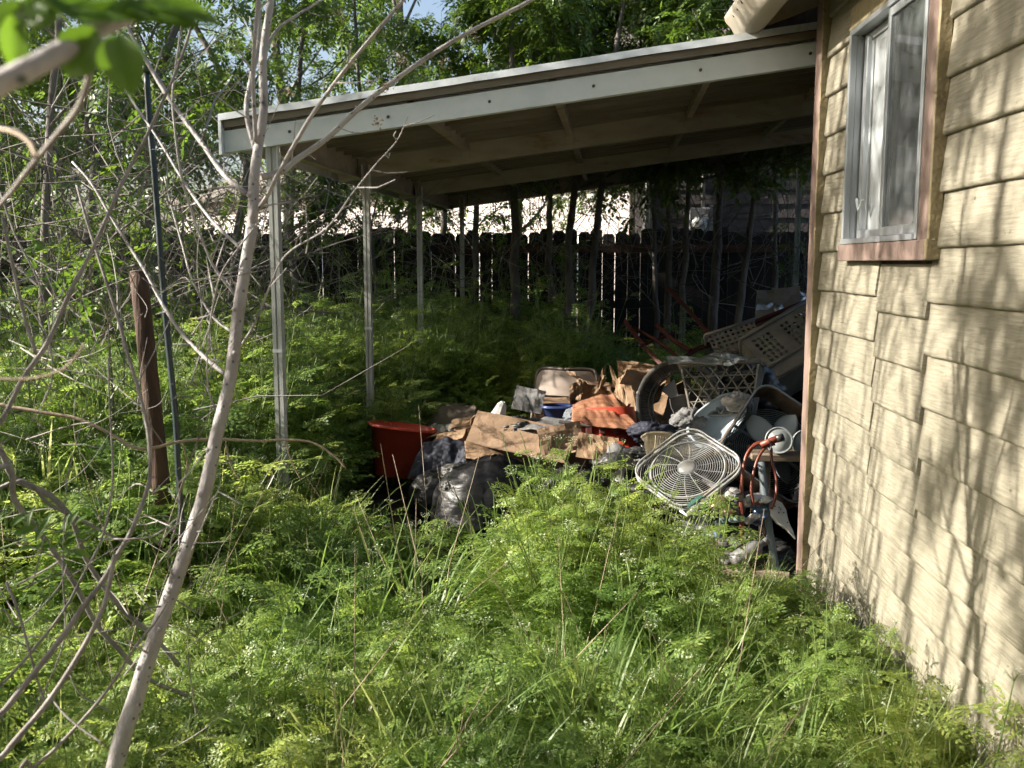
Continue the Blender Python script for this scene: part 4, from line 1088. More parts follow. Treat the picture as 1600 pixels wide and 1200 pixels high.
# ------------------------------------------------------------------ dead shrub and fallen branches on the left
sh0 = Vector((-2.0, 2.1, 0))
ds = thing("dead_shrub", "bare grey dead shrub with crossing stems at the left edge", "shrub", sh0)
DS = [
    ([(-60, 740), (0, 661), (37, 590), (75, 534), (112, 451), (142, 395), (167, 340), (197, 273), (227, 217), (253, 160), (277, 107), (305, 20), (312, -30)], 10, 5, 1.9, 2.2),
    ([(4, 340), (22, 425), (41, 507), (56, 552)], 6, 7, 1.95, 1.95),
    ([(-50, 1160), (0, 1117), (37, 1072), (90, 1005), (127, 952), (161, 907), (184, 866), (202, 836), (225, 780), (234, 744), (232, 680), (217, 612), (199, 552), (184, 496), (161, 425), (137, 350), (120, 290)], 12, 5, 1.9, 2.3),
    ([(-60, 1230), (0, 1185), (22, 1159), (71, 1102), (112, 1042), (146, 982), (165, 937), (180, 866)], 13, 8, 1.85, 1.95),
    ([(20, 1230), (52, 1200), (90, 1166), (142, 1110), (180, 1061), (210, 1012), (240, 975), (262, 940)], 8, 4, 1.9, 2.0),
    ([(-40, 1100), (0, 1072), (67, 997), (105, 945), (131, 896), (161, 836), (176, 750), (172, 650), (169, 560)], 6.5, 3, 1.95, 2.2),
    ([(30, 1160), (60, 1100), (100, 1000), (98, 900), (100, 830), (104, 750)], 3.5, 2, 2.0, 2.1),
    ([(10, 910), (30, 960), (52, 1040), (70, 1100)], 6, 4, 2.0, 1.95), ([(-20, 1000), (30, 980), (90, 920), (105, 880)], 4, 2.5, 2.0, 2.1),
    ([(75, 1085), (110, 1125), (165, 1165)], 4, 3, 1.9, 1.85), ([(0, 470), (30, 470), (60, 500), (78, 540), (80, 600), (50, 660)], 4, 2, 2.1, 2.0),
    ([(0, 300), (25, 370), (60, 440), (78, 520), (70, 580)], 4, 2.5, 2.3, 2.2), ([(0, 200), (30, 205), (50, 225), (58, 245)], 8, 7, 1.3, 1.3)]
for pts_, w0, w1, d, d2 in DS:
    q = P(pts_[0][0], pts_[0][1], d); root_ = [(q.x - .22, q.y - .05, -.05)] if (pts_[0][0] < 0 or pts_[0][1] > 1200) else None
    limb("stem", pts_, d, w0 * .85, w1 * .85, M_twig, ds, d2, pre=root_)
rr = np.random.default_rng(77)
fine = MB()
for i in range(150):
    px, py = rr.uniform(-20, 320), rr.uniform(420, 1200); d = rr.uniform(2.0, 3.6); a = rr.uniform(-.6, 3.4); L = rr.uniform(40, 170)
    pts_ = [(px, py), (px + L * .5 * math.cos(a) + rr.normal(0, 8), py - L * .5 * math.sin(a) + rr.normal(0, 8)), (px + L * math.cos(a), py - L * math.sin(a) + rr.normal(0, 14))]
    ln = smooth_line(px_line(pts_, d, d + rr.normal(0, .2)), 4); fine.tube(ln, np.linspace(.0022, .0008, len(ln)) * rr.uniform(.6, 1.3), 4, 0, False)
tag(fine.build("dry_twigs", M_twig), "thin dry twigs tangled low on the left", "twigs", kind="stuff")
for k, (pts_, w0, w1, d, d2, lab) in enumerate([
    ([(-40, 660), (0, 702), (22, 747), (75, 772), (109, 806), (124, 844), (135, 874), (169, 926), (199, 960), (235, 990), (280, 1040)], 12, 9, 2.6, 2.9, "fallen grey branch running down from the left edge to the trunk"),
    ([(0, 730), (22, 780), (49, 817), (82, 859), (116, 911), (150, 975), (187, 1016), (230, 1060), (300, 1090)], 12, 8, 2.5, 2.8, "fallen grey branch below the other, crossing behind the dead stems"),
    ([(15, 755), (80, 790), (140, 820), (200, 850)], 9, 5, 2.55, 2.7, "short fallen branch between the two long ones")]):
    t = thing("fallen_branch", lab, "branch", tuple(px_line(pts_, d, d2)[-1]), group="fallen branches on the left"); q = P(pts_[0][0], pts_[0][1], d); limb("limb", pts_, d, w0 * .85, w1 * .85, M_twig, t, d2, pre=[(q.x - .75, q.y - .1, -.04), (q.x - .3, q.y, q.z * .75)])
t = thing("arching_stem", "pale sunlit arching stem crossing behind the leaning sapling", "stem", tuple(P(19, 637, 2.7)))
limb("stem", [(-30, 640), (19, 637), (75, 646), (120, 654), (169, 676), (210, 699), (244, 699), (274, 691), (326, 686), (405, 689), (446, 687), (490, 692), (525, 715), (540, 732)], 2.7, 7, 3, M_tan, t, pre=[(P(-30, 640, 2.7).x - .8, P(-30, 640, 2.7).y, 0), (P(-30, 640, 2.7).x - .35, P(-30, 640, 2.7).y, 1.0)])
for pts_ in ([(446, 690), (455, 720), (470, 750)], [(285, 690), (292, 720), (291, 738)], [(352, 692), (362, 730), (378, 752)]): limb("side_shoot", pts_, 2.7, 3, 1.6, M_tan, t)
# the near branch at the top left, out of focus
nbp = Vector((-.88, .30, 0))
near = thing("near_branch", "blurred branch with green leaves hanging close at the top left", "branch", tuple(nbp))
limb("limb", [(-160, 205), (-60, 162), (0, 130), (60, 100), (110, 72), (160, 42), (205, 20), (250, -25), (300, -70)], .55, 50, 26, M_bark, near, .62, n=12, pre=[(-.88, .30, -.05), (-.86, .33, .45), (-.82, .36, .90), (-.75, .40, 1.22), (-.64, .45, 1.44), (-.54, .485, 1.55), (-.455, .515, 1.613)])
limb("twig", [(150, 55), (147, 75), (140, 117), (123, 167), (87, 213), (43, 267), (0, 320), (-60, 370), (-160, 430)], .62, 11, 7, M_twig, near, 1.0)
limb("twig", [(-40, 592), (0, 592), (45, 592), (94, 579), (120, 556), (131, 537)], .95, 7, 3, M_tan, near, pre=[(-.80, .37, 1.00), (-.78, .52, 1.22), (-.73, .70, 1.37), (-.66, .82, 1.44)])
limb("twig", [(-40, 208), (0, 203), (22, 207), (45, 222), (57, 246)], .8, 5, 7, M_tan, near, .72, pre=[(-.68, .43, 1.38), (-.65, .53, 1.54), (-.60, .63, 1.64), (-.55, .71, 1.68)])
def leaf(px, py, d, L, W, ang, tilt, parent, m, seed):
    """oval leaf with a folded midrib, hanging at px,py (its base)"""
    r = np.random.default_rng(seed); base = P(px, py, d); ax = Vector(_R) * math.cos(ang) + Vector(_U) * math.sin(ang); ax = (ax + Vector(_F) * tilt * .6).normalized()
    side = ax.cross(Vector(_F)).normalized() * math.cos(tilt) + Vector(_F) * math.sin(tilt); nrm = ax.cross(side)
    b = MB()
    def fn(u, v):
        s = (u - .5) * 2; w = W * math.sin(math.pi * (v * .92 + .04)) ** .8 * (1 - .25 * v)
        return base + ax * (v * L) + side * (s * w * .5) + nrm * (abs(s) * w * .18 - .25 * L * v * v)
    b.grid(fn, 7, 12); return b.build("leaf", m, parent, smooth=True, world=True)
for k, (px, py, L, W, ang, tl_) in enumerate([
    (183, 50, .034, .027, -1.40, .2), (150, 42, .036, .026, -2.3, .5), (95, 18, .036, .018, 3.0, .7), (110, 8, .042, .017, .12, .9), (190, 5, .040, .016, -.02, 1.0), (235, 0, .036, .016, .05, .8),
    (120, 22, .038, .017, .25, .5), (165, 14, .036, .016, .1, .4), (215, 12, .034, .015, -.1, .5), (60, 26, .034, .016, 2.9, .4), (245, 18, .030, .013, .1, .4), (30, 8, .036, .018, .2, .5), (75, 10, .030, .018, 2.6, .3), (20, 20, .034, .016, -1.7, 1.0), (40, 2, .030, .016, -2.6, .5), (270, 8, .028, .012, -.15, .6), (140, -5, .04, .018, .5, .3), (60, -14, .04, .018, -.3, .6)]):
    leaf(px, py + 4, .58, L * 1.0, W * 1.2, ang, tl_ * .6, near, M_near, k)
lc = thing("leafy_shoot", "low leafy shoot with broad oval leaves at the left edge", "shoot", tuple(P(10, 900, 2.3)))
limb("stem", [(-30, 870), (20, 850), (70, 835), (125, 830)], 2.2, 4, 2, M_stem, lc)
rr = np.random.default_rng(5)
for k in range(26): leaf(rr.uniform(-10, 125), 845 + rr.uniform(-25, 22), 2.2 + rr.normal(0, .05), rr.uniform(.035, .055), rr.uniform(.016, .024), rr.uniform(-.6, 3.6), rr.uniform(.2, 1.2), lc, M_near, 100 + k)
# old post and dark pole among the weeds
pb, pt = P(252, 760, 3.9), P(216, 425, 3.9)
op = thing("old_post", "brown weathered round post leaning among the weeds", "post", (pb.x, pb.y, 0))
ax = (pt - pb).normalized(); b = MB(); lp = [pb - ax * .5 + ax * ((pt - pb).length + .5) * i / 14 for i in range(15)]
b.tube(lp, [.036 * (1 + .05 * nz(i * .7, 2)) for i in range(15)], 14)
b.build("shaft", mat("brown_post_wood", (.035, .017, .010), (.085, .042, .024), rough=.85, scale=16, bump=.7, bscale=50, stretch=(1.5, 1.5, .1), c3=(.14, .085, .055), c3scale=5, c3lo=.58, c3hi=.7), op, smooth=True, world=True)
MB().lathe([(0, .004), (.03, .004), (.037, 0), (.037, -.004)], 14, M=Matrix.Translation(pt) @ ax.to_track_quat('Z', 'Y').to_matrix().to_4x4()).build("post_end", M_darkwood, op, world=True)
dp = thing("dark_pole", "thin dark green metal pole leaning behind the sapling", "pole", (P(282, 800, 3.7).x, P(282, 800, 3.7).y, 0))
ln = px_line([(290, 900), (279, 744), (274, 650), (259, 500), (247, 350), (240, 260), (233, 187), (229, 113)], 3.7); M_dg = mat("dark_green_paint", (.008, .018, .022), (.02, .035, .04), rough=.4, scale=12, c3=(.2, .22, .22), c3scale=20, c3lo=.66, c3hi=.7)
MB().tube(smooth_line(ln, 4), .0115, 10).build("shaft", M_dg, dp, smooth=True, world=True)
MB().tube([ln[-1], ln[-1] + Vector((-.003, 0, .03))], [.016, .012], 10).build("pole_cap", M_dg, dp, smooth=True, world=True)
# ------------------------------------------------------------------ the heap under the carport
M_card = mat("cardboard", (.20, .13, .08), (.27, .18, .115), rough=.85, scale=7, bump=.35, bscale=70, c3=(.13, .08, .05), c3scale=6, c3lo=.55, c3hi=.7)
M_card2 = mat("brown_paper", (.20, .125, .07), (.28, .185, .11), rough=.8, scale=9, bump=.5, bscale=22)
M_bag = mat("black_plastic_bag", (.007, .007, .008), (.013, .013, .014), rough=.42, scale=6, bump=.7, bscale=13, spec=.28, bstretch=(.6, .6, 2.2))
M_bag2 = mat("grey_plastic_film", (.08, .08, .077), (.16, .16, .155), rough=.35, scale=6, bump=.9, bscale=22, spec=.6)
M_red = mat("red_plastic", (.42, .055, .03), (.50, .075, .045), rough=.38, scale=4, c3=(.20, .025, .018), c3scale=5, c3lo=.55, c3hi=.7)
M_redp = mat("red_metal_paint", (.055, .012, .010), (.085, .02, .016), rough=.5, scale=9, c3=(.06, .03, .02), c3scale=12, c3lo=.55, c3hi=.65)
M_navy = mat("navy_cloth", (.008, .010, .024), (.018, .022, .042), rough=.75, scale=8, bump=.8, bscale=18)
M_grey = mat("grey_cloth", (.10, .10, .103), (.18, .18, .18), rough=.85, scale=7, bump=.5, bscale=50, c3=(.05, .055, .07), c3scale=5, c3lo=.6, c3hi=.7)
M_jean = mat("faded_denim", (.11, .125, .145), (.20, .215, .235), rough=.9, scale=9, bump=.5, bscale=60, c3=(.05, .07, .11), c3scale=7, c3lo=.5, c3hi=.65)
M_chair = mat("tan_chair_steel", (.26, .21, .175), (.33, .27, .23), rough=.45, scale=6, c3=(.2, .15, .11), c3scale=10, c3lo=.64, c3hi=.75)
M_tube = mat("brown_chair_tube", (.10, .075, .06), (.16, .13, .11), rough=.45, scale=9)
M_blk = mat("black_plastic", (.018, .02, .021), (.045, .045, .046), rough=.4, scale=6, spec=.5)
M_dusty = mat("dusty_black_plastic", (.035, .034, .033), (.10, .097, .092), rough=.55, scale=5)
M_wire = mat("white_plastic_grille", (.18, .187, .19), (.26, .268, .27), rough=.4, scale=8, c3=(.22, .20, .16), c3scale=9, c3lo=.5, c3hi=.68)
M_blade = mat("pale_blue_grey_plastic", (.22, .26, .28), (.31, .35, .37), rough=.45, scale=5, c3=(.30, .29, .26), c3scale=6, c3lo=.58, c3hi=.72)
M_tubp = mat("white_lid_plastic", (.34, .37, .38), (.42, .45, .46), rough=.4, scale=5)
M_slate = mat("slate_plastic", (.17, .21, .24), (.25, .29, .32), rough=.4, scale=5)
M_rust = mat("rusty_fan_shell", (.085, .058, .038), (.17, .12, .085), rough=.7, scale=9, bump=.3, bscale=50, c3=(.05, .035, .025), c3scale=8, c3lo=.5, c3hi=.62)
M_beige = mat("beige_plastic", (.17, .155, .13), (.25, .23, .195), rough=.45, scale=6)
M_cream = mat("cream_plastic", (.36, .30, .21), (.44, .38, .28), rough=.4, scale=6)
M_foil = mat("crumpled_foil", (.45, .46, .46), (.75, .76, .76), rough=.28, metal=.8, scale=20, bump=1, bscale=40)
M_hose = mat("red_brown_hose", (.15, .032, .018), (.20, .052, .03), rough=.45, scale=12)
M_plank = mat("weathered_plank", (.16, .12, .085), (.30, .235, .17), rough=.9, scale=9, bump=.7, bscale=45, stretch=(.12, 1, 1))
M_blue = mat("blue_plastic", (.02, .04, .13), (.035, .06, .18), rough=.4, scale=5)
M_tarp = mat("brown_tarp", (.13, .10, .075), (.19, .15, .115), rough=.7, scale=5, bump=.4, bscale=14)
M_foam = mat("white_foam", (.70, .68, .64), (.80, .78, .75), rough=.9, scale=9, bump=.5, bscale=60)
M_mix = mat("trash_film", (.025, .025, .024), (.09, .085, .08), rough=.55, scale=5, bump=.8, bscale=20)

def blob(name, label, cat, c, size, m, seed, rz=0.0, wr=.16, knot=False, group=None, flat=.25, tilt=(0, 0), parent=None, fine=.05):
    """a slack bag or bundle: bulging, folded, flattened where it lies"""
    t = thing(name, label, cat, (c[0], c[1], c[2]), rz, group) if parent is None else parent
    sx, sy, sz = size; b = MB()
    def fn(a, v):
        th = a * 2 * math.pi; ph = (v * .98 + .01) * math.pi
        d = Vector((math.cos(th) * math.sin(ph), math.sin(th) * math.sin(ph), -math.cos(ph)))
        k = 1 + wr * (nz(d.x * 1.6 + seed, d.y * 1.6, d.z * 1.6) + .6 * (.5 - abs(nz(d.x * 3 + seed, d.y * 3, d.z * 3 + 7)) * 2)) + fine * (.5 - abs(nz(d.x * 8, d.y * 8 + seed, d.z * 5)) * 2.5)
        z = d.z * k * sz + sz
        if z < flat * sz: z = flat * sz + (z - flat * sz) * .25
        p = Vector((d.x * k * sx, d.y * k * sy, z - flat * sz * .75))
        return (p.x + tilt[0] * p.z, p.y + tilt[1] * p.z, p.z)
    b.grid(fn, 56, 34, closed_u=True)
    b.build("sack", m, t, smooth=True)
    if knot:
        k = MB(); r = np.random.default_rng(int(seed * 10))
        for i in range(9):
            a = i * .7; d = np.array([math.cos(a), -.5 + .2 * math.sin(a), .55 + .3 * math.sin(a * 2)]); d /= np.linalg.norm(d)
            o0 = np.array([sx * knot[0], sy * knot[1], sz * knot[2]]); s = np.cross(d, [0, 0, 1.0]); s /= np.linalg.norm(s)
            L = .07 * r.uniform(.7, 1.2)
            k.add([o0 - s * .006, o0 + s * .006, o0 + d * L + s * .022, o0 + d * L * .9 - s * .02], [(0, 1, 2, 3)])
        k.build("gathered_neck", m, t)
    return t
def panel(b, O, X, Z, t, m=0):
    """flat panel with thickness from corner O along X and Z (local vectors)"""
    n = X.cross(Z).normalized() * t
    q = [O, O + X, O + X + Z, O + Z]
    return b.add([tuple(p) for p in q] + [tuple(p + n) for p in q], [(3, 2, 1, 0), (4, 5, 6, 7), (0, 1, 5, 4), (1, 2, 6, 5), (2, 3, 7, 6), (3, 0, 4, 7)], m)
def bent_panel(O, X, Z, t, bend=.02, seed=0, nu=10, nv=7):
    b = MB(); n = X.cross(Z).normalized()
    def off(u, v): return n * (bend * (nz(u * 2.2 + seed, v * 2.2) + .5 * nz(u * 6, v * 6, seed)))
    f = lambda u, v: O + X * u + Z * v + off(u, v)
    b.grid(f, nu, nv); b.grid(lambda u, v: f(1 - u, v) + n * t, nu, nv)
    for (g) in (lambda s, w: f(s, 0) + n * t * w, lambda s, w: f(1 - s, 1) + n * t * w, lambda s, w: f(0, 1 - s) + n * t * w, lambda s, w: f(1, s) + n * t * w):
        b.grid(g, 8, 2)
    return b
def carton(name, label, M, w, dep, h, m, flaps=((.14, 200), (.14, 215), (.12, 230), (.12, 250)), seed=0, bend=.006):
    """open cardboard box: five panels and four flaps, each its own part"""
    t = thing(name, label, "box", M=M); V = Vector; T = .005
    bent_panel(V((0, 0, 0)), V((w, 0, 0)), V((0, 0, h)), -T, bend, seed).build("panel", m, t)
    bent_panel(V((0, dep, 0)), V((w, 0, 0)), V((0, 0, h)), T, bend, seed + 1).build("panel", m, t)
    bent_panel(V((0, T + .001, 0)), V((0, dep - 2 * T - .002, 0)), V((0, 0, h)), T, bend * .5, seed + 2).build("panel", m, t)
    bent_panel(V((w, T + .001, 0)), V((0, dep - 2 * T - .002, 0)), V((0, 0, h)), -T, bend * .5, seed + 3).build("panel", m, t)
    MB().box(.001, w - .001, .001, dep - .001, -.006, -.001).build("bottom", m, t)
    for i, (fl, an) in enumerate(flaps):
        if not fl: continue
        a = math.radians(an); up = V((0, 0, 1))
        if i == 0: O, X, out = V((.004, 0, h + .001)), V((w - .008, 0, 0)), V((0, -1, 0))
        elif i == 1: O, X, out = V((.004, dep, h + .001)), V((w - .008, 0, 0)), V((0, 1, 0))
        elif i == 2: O, X, out = V((0, .004, h + .001)), V((0, dep - .008, 0)), V((-1, 0, 0))
        else: O, X, out = V((w, .004, h + .001)), V((0, dep - .008, 0)), V((1, 0, 0))
        Z = (out * math.sin(a) + up * math.cos(a)) * fl
        bent_panel(O, X, Z, .004, .012, seed + 10 + i).build("flap", m, t)
    return t
def stand(px, py, d): return P(px, py, d)

# black bags in front
p = P(783, 800, 5.1); BZ = .0
bag1 = blob("garbage_bag", "big shiny black garbage bag in front of the tilted cardboard box", "bag", (P(768, 700, 5.0).x, P(768, 700, 5.0).y, .04), (.33, .24, .29), M_bag, 3.1, .15, .08, knot=(-.35, -.95, .35), fine=.05)
blob("garbage_bag", "black garbage bag lying left behind the big one", "bag", (P(740, 700, 5.5).x, P(740, 700, 5.5).y, .05), (.24, .2, .21), M_bag, 8.7, 1.1, .2, fine=.07)
blob("garbage_bag", "black garbage bag behind the weeds below the red bin", "bag", (P(905, 700, 5.2).x, P(905, 700, 5.2).y, .03), (.28, .25, .24), M_bag, 5.3, 2.0, .16, fine=.07)
blob("garbage_bag", "black garbage bag behind the square fan grille", "bag", (P(1010, 700, 5.45).x, P(1010, 700, 5.45).y, .02), (.30, .28, .23), M_bag, 12.3, .4, .16)
blob("garbage_bag", "black garbage bag under the hanging hose", "bag", (P(1120, 700, 5.1).x, P(1120, 700, 5.1).y, .0), (.27, .23, .18), M_bag, 15.9, .9, .2)
heap = [((.55, 6.35, 0), (.46, .40, .22), "grey film heap under the round black fan"), ((1.25, 6.3, 0), (.50, .45, .34), "dark bag under the lattice basket"), ((1.0, 5.75, 0), (.42, .34, .26), "dark bag below the lattice basket"),
        ((1.75, 6.1, 0), (.45, .5, .38), "dark bag under the perforated crate"), ((1.7, 5.5, 0), (.42, .4, .34), "dark bag behind the fan blades"), ((1.45, 6.9, 0), (.5, .4, .36), "dark bag under the red frame"),
        ((.0, 6.1, 0), (.42, .33, .16), "dark bag under the tilted box"), ((-.45, 6.6, 0), (.40, .3, .10), "dark flat bag beside the red tub")]
for k, (c, s, lab) in enumerate(heap): blob("garbage_bag", lab, "bag", c, s, M_bag if k else M_mix, 20 + k * 1.7, k * .9, .2, group="bags under the heap")
# red tub
def tub(name, label, M, rx, ry, h, m, taper=.72, cat="tub"):
    t = thing(name, label, cat, M=M); b = MB(); pr = [(taper * .98, 0), (taper, .004), (1, h), (1.07, h + .002), (1.075, h + .022), (1.0, h + .024), (.965, h - .01), (taper * .95, .012), (0.001, .010)]
    def sq(a): return abs(math.cos(a)) ** .75 * math.copysign(1, math.cos(a)), abs(math.sin(a)) ** .75 * math.copysign(1, math.sin(a))
    n = 40; V = [(sq(2 * math.pi * i / n)[0] * rx * r, sq(2 * math.pi * i / n)[1] * ry * r, z) for r, z in pr for i in range(n)]
    b.add(V, np.array([(j * n + i, j * n + (i + 1) % n, (j + 1) * n + (i + 1) % n, (j + 1) * n + i) for j in range(len(pr) - 1) for i in range(n)]))
    b.build("shell", m, t, smooth=True)
    rr_ = MB().tube([(sq(2 * math.pi * i / n)[0] * rx * 1.08, sq(2 * math.pi * i / n)[1] * ry * 1.08, h + .012) for i in range(n)] + [(rx * 1.08, 0, h + .012)], .008, 6, 0, False)
    rr_.build("rim", m, t, smooth=True)
    return t
c = P(620, 742, 6.35)
tub("red_tub", "red plastic tub standing behind the second carport post", Matrix.Translation((c.x, c.y, max(.0, c.z))) @ Matrix.Rotation(.12, 4, 'Y') @ Matrix.Rotation(-.08, 4, 'X') @ Matrix.Rotation(.2, 4, 'Z'), .205, .17, .31, M_red)
# draped cloths and sheets
def drape(name, label, cat, fn, m, nu=36, nv=28, th=.004):
    c0 = Vector(fn(.5, .0)); t = thing(name, label, cat, tuple(c0)); b = MB(); b.grid(fn, nu, nv); o = b.build("sheet", m, t, smooth=True, world=True)
    s = o.modifiers.new("t", 'SOLIDIFY'); s.thickness = th
    return t
A, B_, Cc, D = P(662, 692, 6.05), P(735, 690, 5.9), P(725, 745, 5.75), P(636, 748, 5.85)
def quad_fn(A, B, Cc, D, amp, fr, seed, up=Vector((0, -.6, .8))):
    def fn(u, v):
        p = A.lerp(B, u).lerp(D.lerp(Cc, u), v)
        k = amp * (nz(u * fr + seed, v * fr * .4) + .5 * nz(u * fr * 2.3, v * fr, seed) + .25 * nz(u * fr * 5, v * fr * 3, seed))
        return tuple(p + up * (k + amp * 1.2 * math.sin(math.pi * u) * math.sin(math.pi * min(1, v + .2))))
    return fn
drape("navy_cloth", "dark navy crumpled cloth draped beside the red tub", "cloth", quad_fn(A, B_, Cc, D, .035, 3, 2), M_navy)
drape("brown_tarp", "sagging brown sheet behind the red tub", "sheet", quad_fn(P(656, 628, 7.6), P(745, 636, 7.1), P(740, 690, 6.8), P(664, 690, 7.1), .03, 2, 5), M_tarp)
drape("plastic_film", "grey clear plastic film between tub and tilted box", "film", quad_fn(P(672, 664, 6.6), P(728, 668, 6.3), P(724, 702, 6.1), P(672, 700, 6.3), .025, 4, 9), M_bag2)
drape("cardboard_scrap", "orange brown cardboard scrap under the tilted box", "cardboard", quad_fn(P(726, 690, 5.85), P(790, 712, 5.75), P(770, 722, 5.6), P(728, 716, 5.65), .012, 2, 3), M_card2)
# tilted open box
Mx = frame3(P(727, 690, 5.85), P(882, 722, 5.66), P(747, 638, 5.98))
w_ = (P(882, 722, 5.66) - P(727, 690, 5.85)).length
cb = carton("cardboard_box", "open tilted cardboard box with its long side lit by the sun", Mx, w_, .36, .235, M_card, ((0, 0), (.10, 20), (.10, 170), (0, 0)), 4, .008)
cp_ = thing("paper_cup", "white paper cone standing in the tilted cardboard box", "paper", M=Matrix.Translation(P(776, 655, 6.05)) @ Matrix.Rotation(.35, 4, 'Y'))
MB().lathe([(.045, -.05), (.052, .02), (.03, .10), (.012, .12), (.010, .118), (.027, .095), (.047, .02), (.040, -.05)], 9).build("cone", mat("white_paper", (.55, .55, .53), (.68, .68, .66), rough=.8, scale=8), cp_)
blob("dark_bundle", "black crumpled bundle in the tilted cardboard box", "bundle", tuple(P(815, 680, 5.95)), (.13, .09, .06), M_blk, 4.4, .4, .35, fine=.15)
carton("cardboard_box", "small dark brown box at the right end of the tilted box", frame3(P(858, 712, 5.75), P(893, 706, 5.7), P(862, 668, 5.9)), .17, .2, .17, M_card, ((0, 0),) * 4, 7)
# grey mats on the boxes
def cushion(name, label, cat, M, w, d, h, m, seed, sag=.03):
    t = thing(name, label, cat, M=M); b = MB()
    def fn(sgn):
        def f(u, v):
            x, y = (u - .5) * 2, (v - .5) * 2; e = (1 - abs(x) ** 5) * (1 - abs(y) ** 5)
            z = sgn * h * .5 * max(0, e) ** .35 + .014 * nz(x * 2 + seed, y * 2) - sag * x * x
            return (u * w, v * d, z)
        return f
    b.grid(fn(1), 24, 16); b.grid(fn(-1), 24, 16); b.build("pad", m, t, smooth=True); return t
gm = frame3(P(806, 660, 5.85), P(905, 690, 5.6), P(850, 632, 6.3))
Mc = Matrix((gm.col[0].xyz, gm.col[2].xyz, -gm.col[1].xyz)).transposed().to_4x4(); Mc.translation = P(806, 662, 5.85)
cushion("grey_mat", "flat grey stained mat lying over the tilted box", "mat", Mc, .42, .34, .03, M_grey, 2)
for k in range(3):
    q = P(862 + k * 18, 676 - k * 12, 5.72 + .03 * k)
    t = thing("dark_board", ["dark flat board on the near edge of the grey mat", "dark flat board in the middle of the grey mat's edge", "dark flat board at the far edge of the grey mat"][k], "board", M=Matrix.Translation(q) @ Mc.to_3x3().to_4x4() @ Matrix.Rotation(.5, 4, 'Z'))
    MB().box(-.03, .16, -.022, .022, .012, .022).build("board", M_dusty, t, bevel=.003)
blob("denim_bundle", "faded blue denim bundle in front of the folding chair", "clothes", tuple(P(905, 660, 5.95)), (.105, .08, .055), M_jean, 9.2, .5, .25, fine=.08)
# folding chair
ch = thing("folding_chair", "tan metal folding chair standing behind the boxes", "chair", tuple(gp(882, 6.6)), math.radians(-14)); ch.location.z = .04
V = Vector
bk = MB()
def bf(sgn):
    def f(u, v):
        x = (u - .5) * .43; s = abs(u - .5) * 2
        zt = .80 - .055 * max(0, (s - .72) / .28) ** 2; zb = .63 + .02 * max(0, (s - .8) / .2)
        z = zb + (zt - zb) * v
        return (x, -.055 * (1 - s * s) * 1 + .02 + (z - .6) * .22 + sgn * .006, z)
    return f
bk.grid(bf(-1), 20, 8); bk.grid(lambda u, v: bf(1)(1 - u, v), 20, 8); bk.build("backrest", M_chair, ch, smooth=True)
for s in (-1, 1):
    MB().tube(smooth_line([(s * .225, -.30, .0), (s * .225, -.12, .32), (s * .222, .02, .60), (s * .212, .055, .77), (s * .16, .062, .808), (0, .0, .812)], 5), .011, 8).build("front_leg", M_tube, ch, smooth=True)
    MB().tube([(s * .20, .22, 0), (s * .20, -.10, .42)], .011, 8).build("rear_leg", M_tube, ch, smooth=True)
MB().tube([(-.225, -.22, .14), (.225, -.22, .14)], .008, 6).build("crossbar", M_tube, ch); MB().tube([(-.20, .17, .07), (.20, .17, .07)], .008, 6).build("crossbar", M_tube, ch)
st = MB(); st.grid(lambda u, v: ((u - .5) * .38, -.34 + v * .36, .43 + .012 * math.sin(u * 3.14)), 10, 8); o = st.build("seat", M_chair, ch, smooth=True); o.modifiers.new("t", 'SOLIDIFY').thickness = .012
c = P(836, 655, 6.5)
carton("cardboard_box", "brown flat box seen under the folding chair's backrest", Matrix.Translation((c.x, c.y, c.z)) @ Matrix.Rotation(.05, 4, 'Z'), .24, .2, .15, M_card, ((.1, 120), (.1, 60), (0, 0), (0, 0)), 9)
c = P(872, 652, 6.3); tub("blue_bin", "small blue bin in front of the folding chair", Matrix.Translation(c), .10, .08, .06, M_blue, .9)
for k, (px, py, a, lab) in enumerate([(890, 628, .9, "brown paper scrap beside the folding chair's right leg"), (925, 630, .3, "brown paper scrap between chair and torn box"), (935, 610, 1.2, "torn cardboard piece right of the folding chair")]):
    O = P(px, py, 6.3); X = V((.14 * math.cos(a), .05, .06 * math.sin(a))); Z = V((.0, .08, .09))
    t = thing("paper_scrap", lab, "paper", tuple(O)); bent_panel(V((0, 0, 0)), X, Z, .002, .05, 30 + k, 14, 12).build("scrap", M_card2, t, smooth=True)
